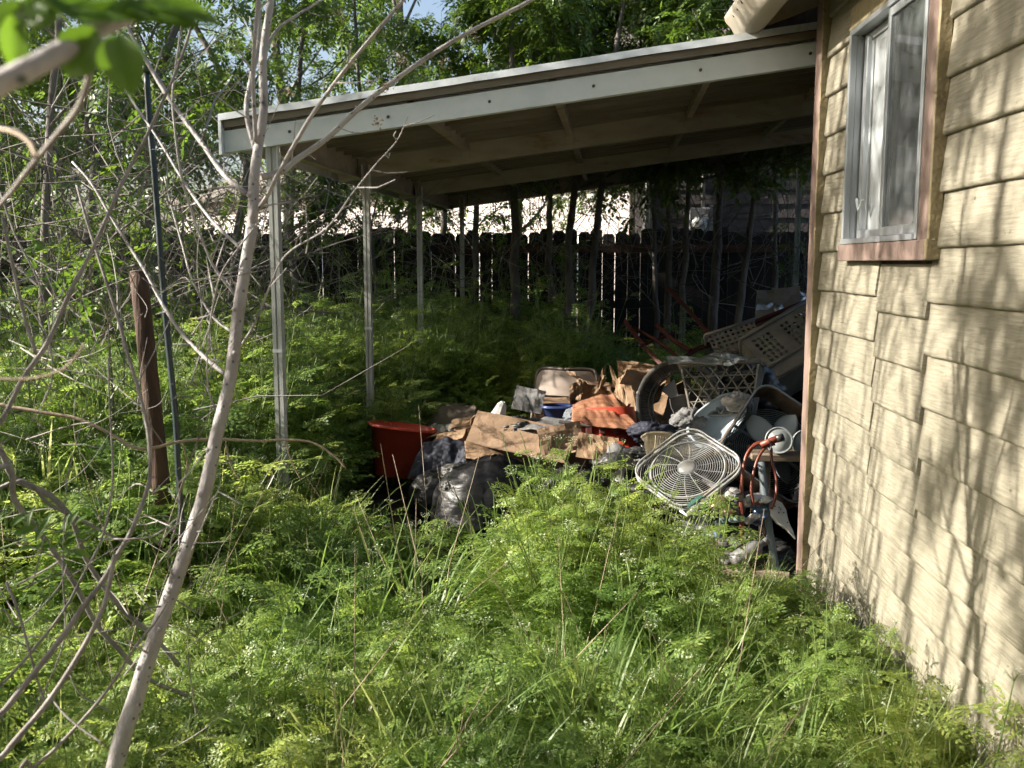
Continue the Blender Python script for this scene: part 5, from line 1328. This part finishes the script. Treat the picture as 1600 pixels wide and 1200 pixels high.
# red bin upside down with brown film over it
c = P(945, 705, 5.75)
t = tub("red_bin", "overturned red plastic bin under brown film in the heap's middle", Matrix.Translation((c.x, c.y + .16, c.z + .24)) @ Matrix.Rotation(-.12, 4, 'Z') @ Matrix.Rotation(math.pi - .06, 4, 'Y') @ Matrix.Rotation(.18, 4, 'X'), .215, .17, .235, M_red, .86, "bin")
for k in range(3): MB().box(-.10 + k * .08, -.06 + k * .08, -.176, -.160, .10, .16).build("slot", M_redp, t, bevel=.004)
drape("brown_film", "striped brown plastic film draped over the red bin", "film", quad_fn(P(895, 632, 6.02), P(958, 615, 6.02), P(1003, 676, 5.50), P(893, 658, 5.50), .02, 4, 12), mat("brown_film", (.20, .085, .05), (.34, .17, .10), rough=.35, scale=3, stretch=(1, 9, 9), bump=.6, bscale=20))
for k in range(4):
    pts_ = [P(930 + k * 5, 620 + k * 2, 6.1), P(962 + k * 6, 648 + k * 3, 5.85), P(992 + k * 5, 680 + k * 2, 5.6), P(1008 + k * 2, 705, 5.5)]
    t = thing("plastic_strap", ["outermost grey plastic strip over the red bin's right side", "second grey plastic strip over the red bin's right side", "third grey plastic strip over the red bin's right side", "innermost grey plastic strip by the round black fan"][k], "strip", tuple(pts_[-1]))
    MB().tube(smooth_line(pts_, 5), .009, 5).build("strip", M_bag2, t, smooth=True, world=True)
# torn box with crumpled brown paper
Mt = frame3(P(950, 640, 6.2), P(1045, 655, 6.05), P(972, 575, 6.25)) @ Matrix.Rotation(-.35, 4, 'X')
tb = carton("torn_box", "torn open cardboard box full of crumpled brown paper", Mt, .36, .30, .24, M_card2, ((.17, 75), (.18, -25), (.15, 40), (.14, 35)), 15, .03)
pos8 = ["lowest left", "left of the middle", "top left under the lifted flap", "in the very middle", "lowest in the middle", "highest at the back", "right beside the round fan"]
for k, (px, py, w_, h_) in enumerate([(958, 645, .15, .10), (968, 618, .07, .20), (985, 592, .17, .10), (998, 622, .10, .18), (1012, 650, .18, .08), (1000, 578, .20, .08), (1022, 615, .09, .20)]):
    rr = np.random.default_rng(300 + k); c = P(px, py, 6.0 - .03 * (k % 4))
    t = thing("torn_cardboard", "torn piece of brown cardboard in the torn box, %s" % pos8[k], "cardboard", tuple(c), group="torn cardboard pieces in the torn box")
    t.rotation_euler = (rr.uniform(-.9, .3), rr.uniform(-.7, .7), rr.uniform(-.7, .7))
    bent_panel(V((-w_ / 2, 0, -h_ / 2)), V((w_, 0, .02)), V((.03, .0, h_)), .004, .014, 40 + k, 9, 9).build("piece", M_card2 if k % 2 else M_card, t)
# round black fan housing
def ringz(b, R, r, n=48, ax='y', y=0.0, m=0, sides=6):
    b.tube([(R * math.cos(2 * math.pi * i / n), y, R * math.sin(2 * math.pi * i / n)) for i in range(n + 1)], r, sides, m, False)
Fm = Matrix.Translation(P(1060, 630, 5.66)) @ Matrix.Rotation(math.radians(-28), 4, 'Z') @ Matrix.Rotation(math.radians(-12), 4, 'X')
fan = thing("drum_fan", "round black drum fan housing standing on edge in the heap", "fan", M=Fm); RF = .255
b = MB(); pr = [(RF * 1.04, -.02), (RF * 1.05, .0), (RF, .04), (RF, .20), (RF * .97, .20), (RF * .96, .04), (RF * .93, -.005), (RF * .97, -.02), (RF * 1.04, -.02)]
b.lathe(pr, 56, M=Matrix.Rotation(-math.pi / 2, 4, 'X')).build("drum", M_dusty, fan, smooth=True)
sl = MB()
for i in range(84):
    a = 2 * math.pi * i / 84; c_, s_ = math.cos(a), math.sin(a)
    sl.tube([(RF * .93 * c_, .0, RF * .93 * s_), (RF * .80 * c_, .035, RF * .80 * s_), (RF * .74 * c_, .06, RF * .74 * s_)], .0035, 4)
ringz(sl, RF * .74, .006, y=.06); ringz(sl, RF * .80, .004, y=.035); sl.build("vent_ring", M_dusty, fan)
MB().lathe([(.001, .02), (.05, .025), (.06, .06), (.06, .14), (.001, .14)], 20, M=Matrix.Rotation(-math.pi / 2, 4, 'X')).build("motor", M_blk, fan, smooth=True)
for k in range(3):
    a = 2.1 * k + .3; MB().prism([(.05 * math.cos(a), .05 * math.sin(a)), (.17 * math.cos(a - .35), .17 * math.sin(a - .35)), (.18 * math.cos(a + .3), .18 * math.sin(a + .3)), (.05 * math.cos(a + .6), .05 * math.sin(a + .6))], .10, .104).build("blade", M_blk, fan)
for k in range(2): MB().lathe([(0, -.03), (.014, -.028), (.016, -.015)], 10, M=Matrix.Translation((-RF * .985, 0, .04 - k * .2)) @ Matrix.Rotation(-math.pi / 2, 4, 'X')).build("screw_boss", M_blk, fan)
# lattice laundry basket
Mb = frame3(P(1085, 648, 5.50), P(1167, 646, 5.40), P(1085, 578, 5.56))
bs = thing("laundry_basket", "pale lattice laundry basket tipped on the heap", "basket", M=Mb)
hb = .29; wt, wb = .44, .34
def lat_face(O, X, Zt, Zshift):
    b = MB(); n = 6
    def pt(u, v): return O + X * (u if True else 0) + Zt * v + (X * (u - .5) * Zshift * v)
    for i in range(-3, n + 1):
        for sg in (1, -1):
            pts_ = []
            for k in range(9):
                v = k / 8; u = (i + (v * 3)) / n if sg > 0 else (n - i - v * 3) / n
                if 0 <= u <= 1: pts_.append(pt(u, v))
            if len(pts_) > 1: b.tube(pts_, .0042, 4)
    for k in range(1, 4): b.tube([pt(0, k / 4), pt(1, k / 4)], .0042, 4)
    for u in (0, 1): b.tube([pt(u, 0), pt(u, 1)], .007, 5)
    return b
lat_face(V((-.02, 0, 0)), V((wb, 0, 0)), V((0, -.05, hb)), .30).build("lattice_side", M_beige, bs)
lat_face(V((-.02, .15, 0)), V((wb, 0, 0)), V((0, .05, hb)), .30).build("lattice_side", M_beige, bs)
lat_face(V((-.02, .0, 0)), V((0, .15, 0)), V((-.05, 0, hb)), .34).build("lattice_side", M_beige, bs)
lat_face(V((wb - .02, .0, 0)), V((0, .15, 0)), V((.05, 0, hb)), .34).build("lattice_side", M_beige, bs)
MB().box(-.02, wb - .02, 0, .15, -.008, 0).build("bottom", M_beige, bs, bevel=.004)
rm = MB(); rm.tube([(-.075, -.055, hb), (wb + .035, -.055, hb), (wb + .035, .205, hb), (-.075, .205, hb), (-.075, -.055, hb)], .016, 8); rm.build("rim", M_beige, bs, smooth=True)
t = thing("foil_strip", "crumpled silver foil lying along the basket rim", "foil", tuple(P(1052, 570, 5.9)))
bent_panel(P(1045, 570, 5.44), P(1170, 566, 5.40) - P(1045, 570, 5.44), V((.0, .10, .03)), .002, .035, 3, 60, 10).build("foil", M_foil, t, world=True)
blob("paper_bundle", "crumpled pale paper bundle in front of the lattice basket", "paper", tuple(P(1152, 642, 5.38)), (.085, .06, .055), mat("pale_paper", (.33, .31, .29), (.46, .44, .41), rough=.8, scale=6, bump=.8, bscale=14), 31, .3, .3, fine=.12)
# upturned red frame with legs
rf = thing("red_stool", "upturned dark red metal stool with its legs in the air", "stool", tuple(P(1110, 560, 6.6)))
for pts_, w in (([(1045, 582), (1010, 545), (976, 502)], .02), ([(1068, 566), (1030, 535), (990, 512)], .014), ([(1080, 548), (1052, 532), (1026, 508)], .018), ([(1118, 535), (1085, 495), (1043, 450)], .018)):
    ln = px_line(pts_, 6.5, 6.9); MB().tube(smooth_line(ln, 3), w, 4).build("leg", M_redp, rf, world=True)
MB().tube(px_line([(1036, 580), (1090, 545), (1130, 530), (1175, 505), (1262, 470)], 6.3, 6.6), .016, 4).build("seat_rail", M_redp, rf, world=True)
bent_panel(P(1085, 548, 6.5), P(1230, 492, 6.5) - P(1085, 548, 6.5), V((.12, .42, -.03)), .018, .02, 8).build("seat", mat("dark_red_vinyl", (.05, .012, .012), (.09, .02, .018), rough=.45, scale=5), rf, world=True, smooth=True)
MB().tube(px_line([(1000, 540), (1055, 520)], 6.7, 6.8), .009, 4).build("stretcher", M_redp, rf, world=True)
# perforated crate
def perforated(nx_, nz_, cell, r, t=.006, full=None):
    b = MB(); hexa = [(r * math.cos(math.pi / 3 * k), r * math.sin(math.pi / 3 * k)) for k in range(6)]
    for i in range(nx_):
        for j in range(nz_):
            cx, cz = (i + .5) * cell, (j + .5) * cell
            if full is not None and not full(i, j):
                b.box(i * cell, (i + 1) * cell, 0, t, j * cell, (j + 1) * cell); continue
            h = cell / 2; sq = [(h, 0), (h, h), (-h, h), (-h, 0), (-h, -h), (h, -h)]
            V_ = [(cx + x, y, cz + z) for y in (0, t) for x, z in sq] + [(cx + x, y, cz + z) for y in (0, t) for x, z in hexa]
            f = []
            for k in range(6):
                k2 = (k + 1) % 6
                f += [(k, k2, 12 + k2, 12 + k), (6 + k2, 6 + k, 18 + k, 18 + k2), (12 + k, 12 + k2, 18 + k2, 18 + k)]
            b.add(V_, f)
    return b
Mp = frame3(P(1215, 590, 5.9), P(1290, 545, 5.95), P(1172, 530, 6.1))
pc = thing("plastic_crate", "beige plastic crate with hexagonal holes tipped on the heap", "crate", M=Mp)
perforated(14, 10, .036, .013, .005, lambda i, j: (1 <= i <= 4 or 7 <= i <= 12) and 3 <= j <= 8 and not (i + j) % 17 == 0).build("front_panel", M_beige, pc)
MB().box(0, .504, .0055, .30, -.008, -.001).build("bottom", M_beige, pc); MB().box(-.008, -.001, 0, .30, -.008, .36).build("side_panel", M_beige, pc); MB().box(.505, .512, 0, .30, -.008, .36).build("side_panel", M_beige, pc)
perforated(14, 10, .036, .013, .005).xf(lambda p: (p[0], p[1] + .295, p[2])).build("back_panel", M_beige, pc)
MB().tube([(-.01, -.01, .365), (.515, -.01, .365), (.515, .31, .365), (-.01, .31, .365), (-.01, -.01, .365)], .013, 6).build("rim", M_beige, pc, smooth=True)
MB().tube([(0, -.008, .09), (.504, -.008, .09)], .008, 5).build("rib", M_beige, pc)
fb = thing("foil_insulation", "crumpled foil faced insulation block at the top of the heap", "insulation", tuple(P(1180, 510, 6.9)))
O = P(1178, 512, 6.8); bent_panel(O, P(1245, 505, 6.8) - O, P(1182, 462, 6.95) - O, .06, .02, 5, 14, 10).build("block", M_beige, fb, world=True)
bent_panel(P(1180, 490, 6.78), P(1262, 490, 6.78) - P(1180, 490, 6.78), P(1186, 456, 7.0) - P(1180, 490, 6.78), .002, .05, 6, 40, 20).build("foil", M_foil, fb, world=True)
blob("garbage_bag", "dark bag carrying the foil faced insulation block", "bag", (P(1215, 560, 7.0).x, P(1215, 560, 7.0).y, .1), (.38, .3, .40), M_bag, 44.0, .4, .2)
blob("garbage_bag", "dark bag behind the perforated crate at the house corner", "bag", (P(1290, 560, 6.4).x, P(1290, 560, 6.4).y, .3), (.35, .3, .35), M_bag, 47.0, .4, .2)
# slate coloured tub piece and cream crate
c = P(1130, 668, 5.45)
tub("slate_tub", "slate grey plastic tub lying on its side behind the fan grille", Matrix.Translation(c) @ Matrix.Rotation(math.radians(-38), 4, 'Y') @ Matrix.Rotation(math.radians(50), 4, 'X'), .17, .11, .10, M_slate, .9)
c = P(1040, 715, 5.1)
cc = tub("cream_crate", "cream plastic basket behind the left edge of the fan grille", Matrix.Translation(c) @ Matrix.Rotation(math.radians(14), 4, 'Y') @ Matrix.Rotation(.3, 4, 'Z') @ Matrix.Rotation(-.5, 4, 'X'), .12, .09, .09, M_cream, .85, "basket")
rb = MB()
for k in range(16): rb.box(-.11 + k * .0145, -.11 + k * .0145 + .006, -.093, -.088, .01, .08)
rb.build("ribs", M_cream, cc)
c = P(965, 706, 5.3); t = thing("plastic_dome", "grey rounded plastic dome in front of the red bin", "dome", M=Matrix.Translation(c) @ Matrix.Rotation(.4, 4, 'Y'))
MB().lathe([(.06, -.03), (.06, .0), (.052, .03), (.03, .042), (.001, .044)], 18).build("shell", M_grey, t, smooth=True)
blob("dark_hat", "black crumpled cloth beside the grey plastic dome", "cloth", tuple(P(1000, 716, 5.25)), (.10, .07, .035), M_blk, 52, .2, .3, fine=.1)
blob("pale_jug", "pale translucent plastic jug lying behind the weeds", "jug", tuple(P(962, 730, 5.05)), (.10, .06, .045), M_bag2, 55, .5, .12)
# square fan grille leaning on the heap
pb_, pr_, pl_ = P(1071, 806, 4.62), P(1168, 729, 4.74), P(990, 748, 4.90)
e1 = (pr_ - pb_); S = e1.length; e1n = e1.normalized(); e2 = pl_ - pb_; e2 = (e2 - e1n * e2.dot(e1n)).normalized(); nrm = e2.cross(e1n)
Mg = Matrix((e1n, nrm, e2)).transposed().to_4x4(); Mg.translation = pb_
fg = thing("fan_grille", "white square fan grille with round ribs leaning on the heap", "fan", M=Mg); S2 = S * 1.02
fr = MB(); rc = .10; out = []
for (cx, cz, a0) in ((S2 - rc, rc, -90), (S2 - rc, S2 - rc, 0), (rc, S2 - rc, 90), (rc, rc, 180)):
    for k in range(7): a = math.radians(a0 + 15 * k); out.append((cx + rc * math.cos(a), 0, cz + rc * math.sin(a)))
out.append(out[0]); fr.tube(out, .0085, 6, 0, False)
fr.tube([(x, -.03, z) for x, y, z in out], .006, 6, 0, False); fr.build("frame", M_wire, fg, smooth=True)
gr = MB(); cx = cz = S2 / 2
for k in range(22):
    R = .05 + k * (S2 / 2 * 1.34 - .05) / 21; seg = []
    for i in range(73):
        a = 2 * math.pi * i / 72; x, z = cx + R * math.cos(a), cz + R * math.sin(a); dome = .022 * (1 - min(1, R / (S2 * .5)) ** 2)
        if .006 < x < S2 - .006 and .006 < z < S2 - .006 and (min(x, S2 - x) > .025 or min(z, S2 - z) > .025): seg.append((x, -dome - .002, z))
        else:
            if len(seg) > 2: gr.tube(seg, .0021, 4, 0, False)
            seg = []
    if len(seg) > 2: gr.tube(seg, .0021, 4, 0, False)
for i in range(14):
    a = 2 * math.pi * (i + .3) / 14; R1 = S2 * .5; gr.tube([(cx + R * math.cos(a + .25 * (R / R1)), -.022 * (1 - min(1, R / R1) ** 2) - .001, cz + R * math.sin(a + .25 * (R / R1))) for R in np.linspace(.045, R1 * .99, 8)], .0024, 4, 0, False)
gr.build("ribs", M_wire, fg)
g2 = MB(); ringz(g2, S2 * .44, .006, 64); g2.xf(lambda p: (p[0] + cx, p[1] - .006, p[2] + cz)).build("ring", M_wire, fg, smooth=True)
MB().lathe([(.001, .034), (.035, .032), (.05, .022), (.052, .012), (.048, .012), (.001, .02)], 28, M=Matrix.Translation((cx, 0, cz)) @ Matrix.Rotation(math.pi / 2, 4, 'X')).build("hub_cap", M_wire, fg, smooth=True)
MB().box(.03, .12, -.04, -.034, -.004, .018).build("label_strip", mat("green_label", (.015, .06, .045), (.03, .09, .07), rough=.5, scale=9), fg)
MB().tube([(.0, -.015, .03), (.0, -.015, -.012), (.14, -.015, -.012)], .01, 5).build("foot", M_galv, fg)
# old fan shell with pale blades
pb_, pr_, pl_ = P(1135, 738, 5.12), P(1232, 812, 5.1), P(1225, 600, 5.22)
e1 = P(1245, 800, 5.05) - P(1150, 735, 5.1); e1n = e1.normalized(); e2 = P(1232, 600, 5.25) - P(1118, 705, 5.05); e2 = (e2 - e1n * e2.dot(e1n)).normalized(); nrm = e2.cross(e1n)
Ms = Matrix((e1n, nrm, e2)).transposed().to_4x4(); Ms.translation = P(1113, 712, 5.1)
fs = thing("fan_shell", "rusty brown fan shell with pale blue blades next to the house corner", "fan", M=Ms); S3 = .52
out = []; rc = .09
for (cx, cz, a0) in ((S3 - rc, rc, -90), (S3 - rc, S3 - rc, 0), (rc, S3 - rc, 90), (rc, rc, 180)):
    for k in range(7): a = math.radians(a0 + 15 * k); out.append((cx + rc * math.cos(a), cz + rc * math.sin(a)))
k = len(out); b = MB(); vv = []
for (y, s) in ((-.07, 1.0), (.08, 1.0), (.08, .97), (-.07, .97)):
    vv += [((x - S3 / 2) * s + S3 / 2, y, (z - S3 / 2) * s + S3 / 2) for x, z in out]
b.add(vv, np.array([((r_ * k) + i, (r_ * k) + (i + 1) % k, ((r_ + 1) % 4 * k) + (i + 1) % k, ((r_ + 1) % 4 * k) + i) for r_ in range(4) for i in range(k)])); b.build("shell", M_rust, fs, smooth=False)
ed = MB(); ed.tube([(x, -.072, z) for x, z in out] + [(out[0][0], -.072, out[0][1])], .006, 5, 0, False); ed.build("edge_rim", M_slate, fs, smooth=True)
cx = cz = S3 / 2; gr = MB()
for q in range(17):
    R = .06 + q * .0115
    gr.tube([(cx + R * math.cos(2 * math.pi * i / 60), .075, cz + R * math.sin(2 * math.pi * i / 60)) for i in range(61)], .0026, 4, 0, False)
for i in range(4):
    a = math.pi / 2 * i + .0; gr.tube([(cx, .07, cz), (cx + .25 * math.cos(a), .07, cz + .25 * math.sin(a))], .010, 4)
gr.build("rear_ribs", M_slate, fs)
for i in range(5):
    a = 2 * math.pi * i / 5 + .42; bl = MB()
    def bf2(u, v, a=a):
        r_ = .045 + v * .165; w = .055 * math.sin(math.pi * (v * .86 + .10)) ** .6; s = (u - .5) * 2
        return (cx + r_ * math.cos(a) - s * w * math.sin(a), -.01 + .028 * s, cz + r_ * math.sin(a) + s * w * math.cos(a))
    o = bl.grid(bf2, 9, 14).build("blade", M_blade, fs, smooth=True); o.modifiers.new("t", 'SOLIDIFY').thickness = .003
MB().lathe([(.001, .04), (.04, .038), (.05, .02), (.05, -.03), (.001, -.03)], 22, M=Matrix.Translation((cx, -.01, cz)) @ Matrix.Rotation(math.pi / 2, 4, 'X')).build("hub", M_blade, fs, smooth=True)
# bench and what lies on it
c = P(1172, 704, 4.95); BT = c.z - .012
bn = thing("work_bench", "rough wooden bench plank at the house corner holding the tubs", "bench", (1.25, 5.0, 0))
MB().box(c.x, 1.95, c.y - .05, c.y + .085, BT - .035, BT).build("plank", M_plank, bn, world=True, bevel=.004)
MB().box(c.x + .02, 1.95, c.y + .09, c.y + .22, BT - .035, BT - .002).build("plank", M_plank, bn, world=True, bevel=.004)
for xx in (c.x + .06, 1.75):
    for yy in (c.y - .02, c.y + .17): MB().box(xx, xx + .045, yy, yy + .045, -.05, BT - .036).build("leg", M_darkwood, bn, world=True)
def lid(px, py, d, r, lab, yaw, h=.035):
    c = P(px, py, d); Mq = Matrix.Translation(c) @ Matrix.Rotation(yaw, 4, 'Z') @ Matrix.Rotation(math.radians(78), 4, 'X')
    t = thing("white_tub", lab, "tub", M=Mq)
    MB().lathe([(.001, .004), (r * .80, .004), (r * .83, .0), (r * .88, .001), (r * .9, .008), (r, .008), (r, -.006), (r * .95, -.008), (r * .88, -h * 2), (.001, -h * 2)], 32).build("tub", M_tubp, t, smooth=True)
    return t
lid(1217, 688, 4.90, .070, "white round plastic tub lying with its base towards us on the bench", -.25)
lid(1258, 692, 5.0, .070, "second white plastic tub half hidden by the corner board", .1)
# hose bundle and dark pipe
hs = thing("hose_coil", "red brown rubber hose hung in loops over the bench plank", "hose", tuple(P(1180, 700, 4.85)))
for pts_, w in (([(1208, 690), (1192, 692), (1175, 700), (1162, 730), (1157, 790), (1160, 850), (1163, 900)], .0085), ([(1210, 694), (1195, 700), (1182, 722), (1174, 760), (1177, 790)], .008),
                ([(1205, 700), (1206, 720), (1213, 750), (1212, 775), (1205, 795)], .008), ([(1198, 690), (1180, 694), (1165, 715), (1159, 760), (1161, 830)], .008)):
    ln = smooth_line(px_line(pts_, 4.80, 4.72), 5); MB().tube(ln, w, 8).build("loop", M_hose, hs, smooth=True, world=True)
MB().tube(px_line([(1188, 696), (1207, 688), (1222, 684)], 4.78), [.014, .018, .016], 10).build("tied_end", M_hose, hs, smooth=True, world=True)
MB().tube(px_line([(1213, 686), (1224, 683)], 4.77), .019, 10).build("end_cap", M_blk, hs, smooth=True, world=True)
MB().tube(smooth_line(px_line([(1201, 687), (1205, 697), (1203, 703)], 4.76), 4), .003, 5).build("tie_wire", M_blk, hs, world=True)
pp = thing("dark_pipe", "thick dark pipe standing under the bench beside the hose", "pipe", (P(1210, 880, 4.75).x, P(1210, 880, 4.75).y, 0))
MB().tube(smooth_line(px_line([(1189, 722), (1196, 780), (1204, 840), (1212, 890), (1214, 920)], 4.85, 4.7), 4), .019, 10).build("shaft", M_slate, pp, smooth=True, world=True)
# crushed cans and small rubbish below the grille
cancols = [((.55, .06, .04), "red"), ((.10, .22, .45), "blue"), ((.62, .62, .60), "silver"), ((.02, .05, .22), "dark blue"), ((.70, .66, .58), "white"), ((.05, .05, .05), "black"), ((.24, .05, .03), "dark red"), ((.10, .22, .18), "green")]
cm = [mat("can_" + n.replace(" ", "_"), c_, tuple(.5 * q + .25 for q in c_), rough=.35, metal=.3, scale=30, stretch=(1, 1, 4)) for c_, n in cancols]
rr = np.random.default_rng(61)
spots = [(1172, 780, 2), (1182, 790, 0), (1176, 797, 1), (1150, 772, 5), (1165, 786, 4), (1190, 800, 4), (1183, 818, 3), (1168, 815, 2), (1140, 778, 2), (1125, 786, 6), (1116, 795, 6), (1155, 800, 5), (1098, 832, 1), (1122, 820, 7), (1145, 812, 7), (1160, 832, 5), (1195, 782, 2), (1135, 800, 6), (1088, 838, 4), (1188, 808, 1)]
ordn = ["first", "second", "third", "fourth", "fifth"]
for k, (px, py, ci) in enumerate(spots):
    same = sorted(s_[0] for s_ in spots if s_[2] == ci); nth = ordn[same.index(px)]
    c = P(px, py, 4.78 + rr.uniform(-.08, .06)); Mq = Matrix.Translation(c) @ Matrix.Rotation(rr.uniform(0, 3), 4, 'Z') @ Matrix.Rotation(rr.uniform(.8, 1.9), 4, 'X')
    t = thing("crushed_can", "crushed %s can below the fan grille, %s of its colour from the left" % (cancols[ci][1], nth), "can", M=Mq, group="crushed %s cans below the fan grille" % cancols[ci][1])
    b = MB(); h = rr.uniform(.05, .09)
    b.lathe([(.001, 0), (.024, .0), (.031, .008), (.031, h * .5), (.031, h - .01), (.025, h), (.022, h - .004), (.001, h - .004)], 14)
    sd_ = rr.uniform(0, 50); b.xf(lambda p: (p[0] * (1 + .5 * nz(p[2] * 40, sd_)), p[1] * (.62 + .4 * nz(p[2] * 30, sd_ + 4)), p[2] + .01 * nz(p[0] * 60, p[1] * 60, sd_)))
    b.build("body", cm[ci], t)
blob("rubbish_mound", "dark mound of rubbish carrying the crushed cans", "rubbish", (P(1150, 800, 4.9).x, P(1150, 800, 4.9).y, -.02), (.30, .20, .12), M_mix, 71, .3, .35, fine=.2)
t = thing("foam_piece", "torn white foam piece standing beside the house corner", "foam", tuple(P(1225, 835, 4.75)))
Mf = frame3(P(1215, 836, 4.72), P(1242, 830, 4.74), P(1218, 778, 4.78)); t.matrix_basis = Mf
MB().prism([(.0, .10), (.012, .155), (.03, .18), (.055, .165), (.075, .15), (.085, .11), (.08, .06), (.088, .0), (.09, -.04), (.055, .02), (.02, .055)], 0, .022).build("slab", M_foam, t, bevel=.003)
hl = MB()
for (x, z) in ((.03, .14), (.05, .13), (.04, .105), (.065, .10), (.055, .12), (.07, .05)): hl.lathe([(.001, .0005), (.004, .0005)], 8, M=Matrix.Translation((x, -.0012, z)) @ Matrix.Rotation(math.pi / 2, 4, 'X'))
hl.build("holes", M_blk, t)
Mj = frame3(P(1150, 885, 4.6), P(1198, 855, 4.62), P(1146, 862, 4.66))
jg = thing("plastic_bottle", "dusty grey plastic bottle lying on the planks", "bottle", M=Mj)
MB().lathe([(.001, 0), (.035, .0), (.042, .01), (.042, .12), (.035, .15), (.016, .165), (.016, .19), (.001, .19)], 18, M=Matrix.Translation((0, 0, .03)) @ Matrix.Rotation(math.pi / 2, 4, 'Y')).build("body", M_bag2, jg, smooth=True)
MB().lathe([(.018, 0), (.018, .022), (.001, .022)], 14, M=Matrix.Translation((.185, 0, .03)) @ Matrix.Rotation(math.pi / 2, 4, 'Y')).build("cap", M_grey, jg, smooth=True)
for k, (a, b2, z, lab) in enumerate([((1110, 895, 4.62), (1232, 905, 4.5), 0, "upper weathered plank lying on the ground by the corner"), ((1120, 908, 4.45), (1235, 925, 4.4), 0, "middle weathered plank lying on the ground by the corner"), ((1140, 925, 4.3), (1228, 935, 4.3), 0, "lower weathered plank lying on the ground by the corner")]):
    A = P(*a); B2 = P(*b2); L = (B2 - A).length; ang = math.atan2(B2.y - A.y, B2.x - A.x)
    t = thing("ground_plank", lab, "plank", (A.x, A.y, .045 + .03 * (2 - k) * .7), ang)
    bent_panel(V((0, 0, 0)), V((L, 0, 0)), V((0, .085, .0)), .022, .006, 60 + k, 24, 5).build("plank", M_plank, t, bevel=.003)
blob("wrapped_bundle", "pale grey film bundle left of the big black garbage bag", "bundle", tuple(P(704, 770, 4.95)), (.055, .045, .04), M_mix, 81, .3, .3, fine=.15)
blob("dusty_sack", "dusty grey sack lying low in front of the black garbage bag", "sack", tuple(P(715, 832, 4.75)), (.12, .08, .045), M_mix, 83, .3, .2)
blob("grey_rag", "grey brown rag behind the pale film bundle", "rag", tuple(P(712, 750, 5.35)), (.09, .08, .05), M_mix, 85, .3, .3)
blob("clear_film", "crumpled clear plastic by the foot of the house wall", "film", (P(1375, 1100, 2.55).x - .03, P(1375, 1100, 2.55).y, .02), (.07, .07, .07), mat("clear_film", (.5, .5, .48), (.68, .68, .66), rough=.25, scale=6, bump=1, bscale=22), 87, .3, .4, fine=.25)

# more of the heap: cartons, sheets and bundles that fill it up
c = P(905, 640, 6.5)
carton("cardboard_box", "plain carton standing behind the red bin right of the chair", Matrix.Translation(c) @ Matrix.Rotation(.5, 4, 'Z') @ Matrix.Rotation(.15, 4, 'Y'), .24, .2, .2, M_card, ((.1, 100), (.1, 70), (.08, 60), (.08, 120)), 21)
c = P(690, 712, 6.15)
carton("cardboard_box", "crushed carton between the red tub and the tilted box", Matrix.Translation(c) @ Matrix.Rotation(-.3, 4, 'Z') @ Matrix.Rotation(-.25, 4, 'Y'), .22, .18, .14, M_card2, ((.1, 120), (.1, 60), (.08, 100), (0, 0)), 23, .02)
for k, (px, py, d, w_, h_, a, lab) in enumerate([(880, 712, 5.35, .26, .14, .25, "flattened cardboard sheet in front of the small brown box"), (930, 716, 5.25, .22, .12, -.2, "flattened cardboard sheet in front of the red bin"), (1085, 668, 5.5, .22, .16, .5, "dark board leaning below the lattice basket"), (820, 640, 6.25, .2, .14, -.35, "grey board leaning behind the tilted box")]):
    t = thing("flat_sheet", lab, "sheet", tuple(P(px, py, d)), a)
    bent_panel(V((-w_ / 2, 0, 0)), V((w_, .03, .03 * (-1) ** k)), V((0, .10, h_)), .005, .02, 90 + k, 12, 9).build("sheet", [M_card, M_card2, M_dusty, M_grey][k], t)
blob("dark_duffel", "dark blue crumpled cloth at the foot of the round black fan", "cloth", tuple(P(1020, 690, 5.45)), (.14, .09, .06), M_navy, 93, .3, .3, fine=.12)
blob("grey_bundle", "grey cloth bundle inside the heap below the round black fan", "clothes", tuple(P(1075, 672, 5.5)), (.10, .08, .07), M_grey, 95, .3, .25, fine=.1)
blob("garbage_bag", "black garbage bag between the red tub and the big bag", "bag", (P(690, 740, 5.6).x, P(690, 740, 5.6).y, .02), (.20, .17, .20), M_bag, 97, .4, .12)
blob("garbage_bag", "black garbage bag under the right end of the tilted box", "bag", (P(860, 740, 5.35).x, P(860, 740, 5.35).y, .03), (.22, .18, .22), M_bag, 99, .9, .12)
blob("dark_bundle", "dark bundle under the lattice basket and crate", "bundle", tuple(P(1170, 640, 5.75)), (.2, .12, .14), M_blk, 101, .2, .25)
hp = thing("laundry_hamper", "pale plastic hamper lying above the lattice basket", "basket", M=frame3(P(1120, 556, 6.2), P(1200, 530, 6.2), P(1128, 520, 6.3)))
perforated(9, 5, .036, .012, .005).build("front_panel", M_beige, hp); perforated(9, 5, .036, .012, .005).xf(lambda p: (p[0], p[1] + .2, p[2])).build("back_panel", M_beige, hp)
MB().box(0, .324, .006, .2, -.008, -.001).build("bottom", M_beige, hp); MB().tube([(-.01, -.005, .185), (.334, -.005, .185), (.334, .21, .185), (-.01, .21, .185), (-.01, -.005, .185)], .011, 6).build("rim", M_beige, hp, smooth=True)
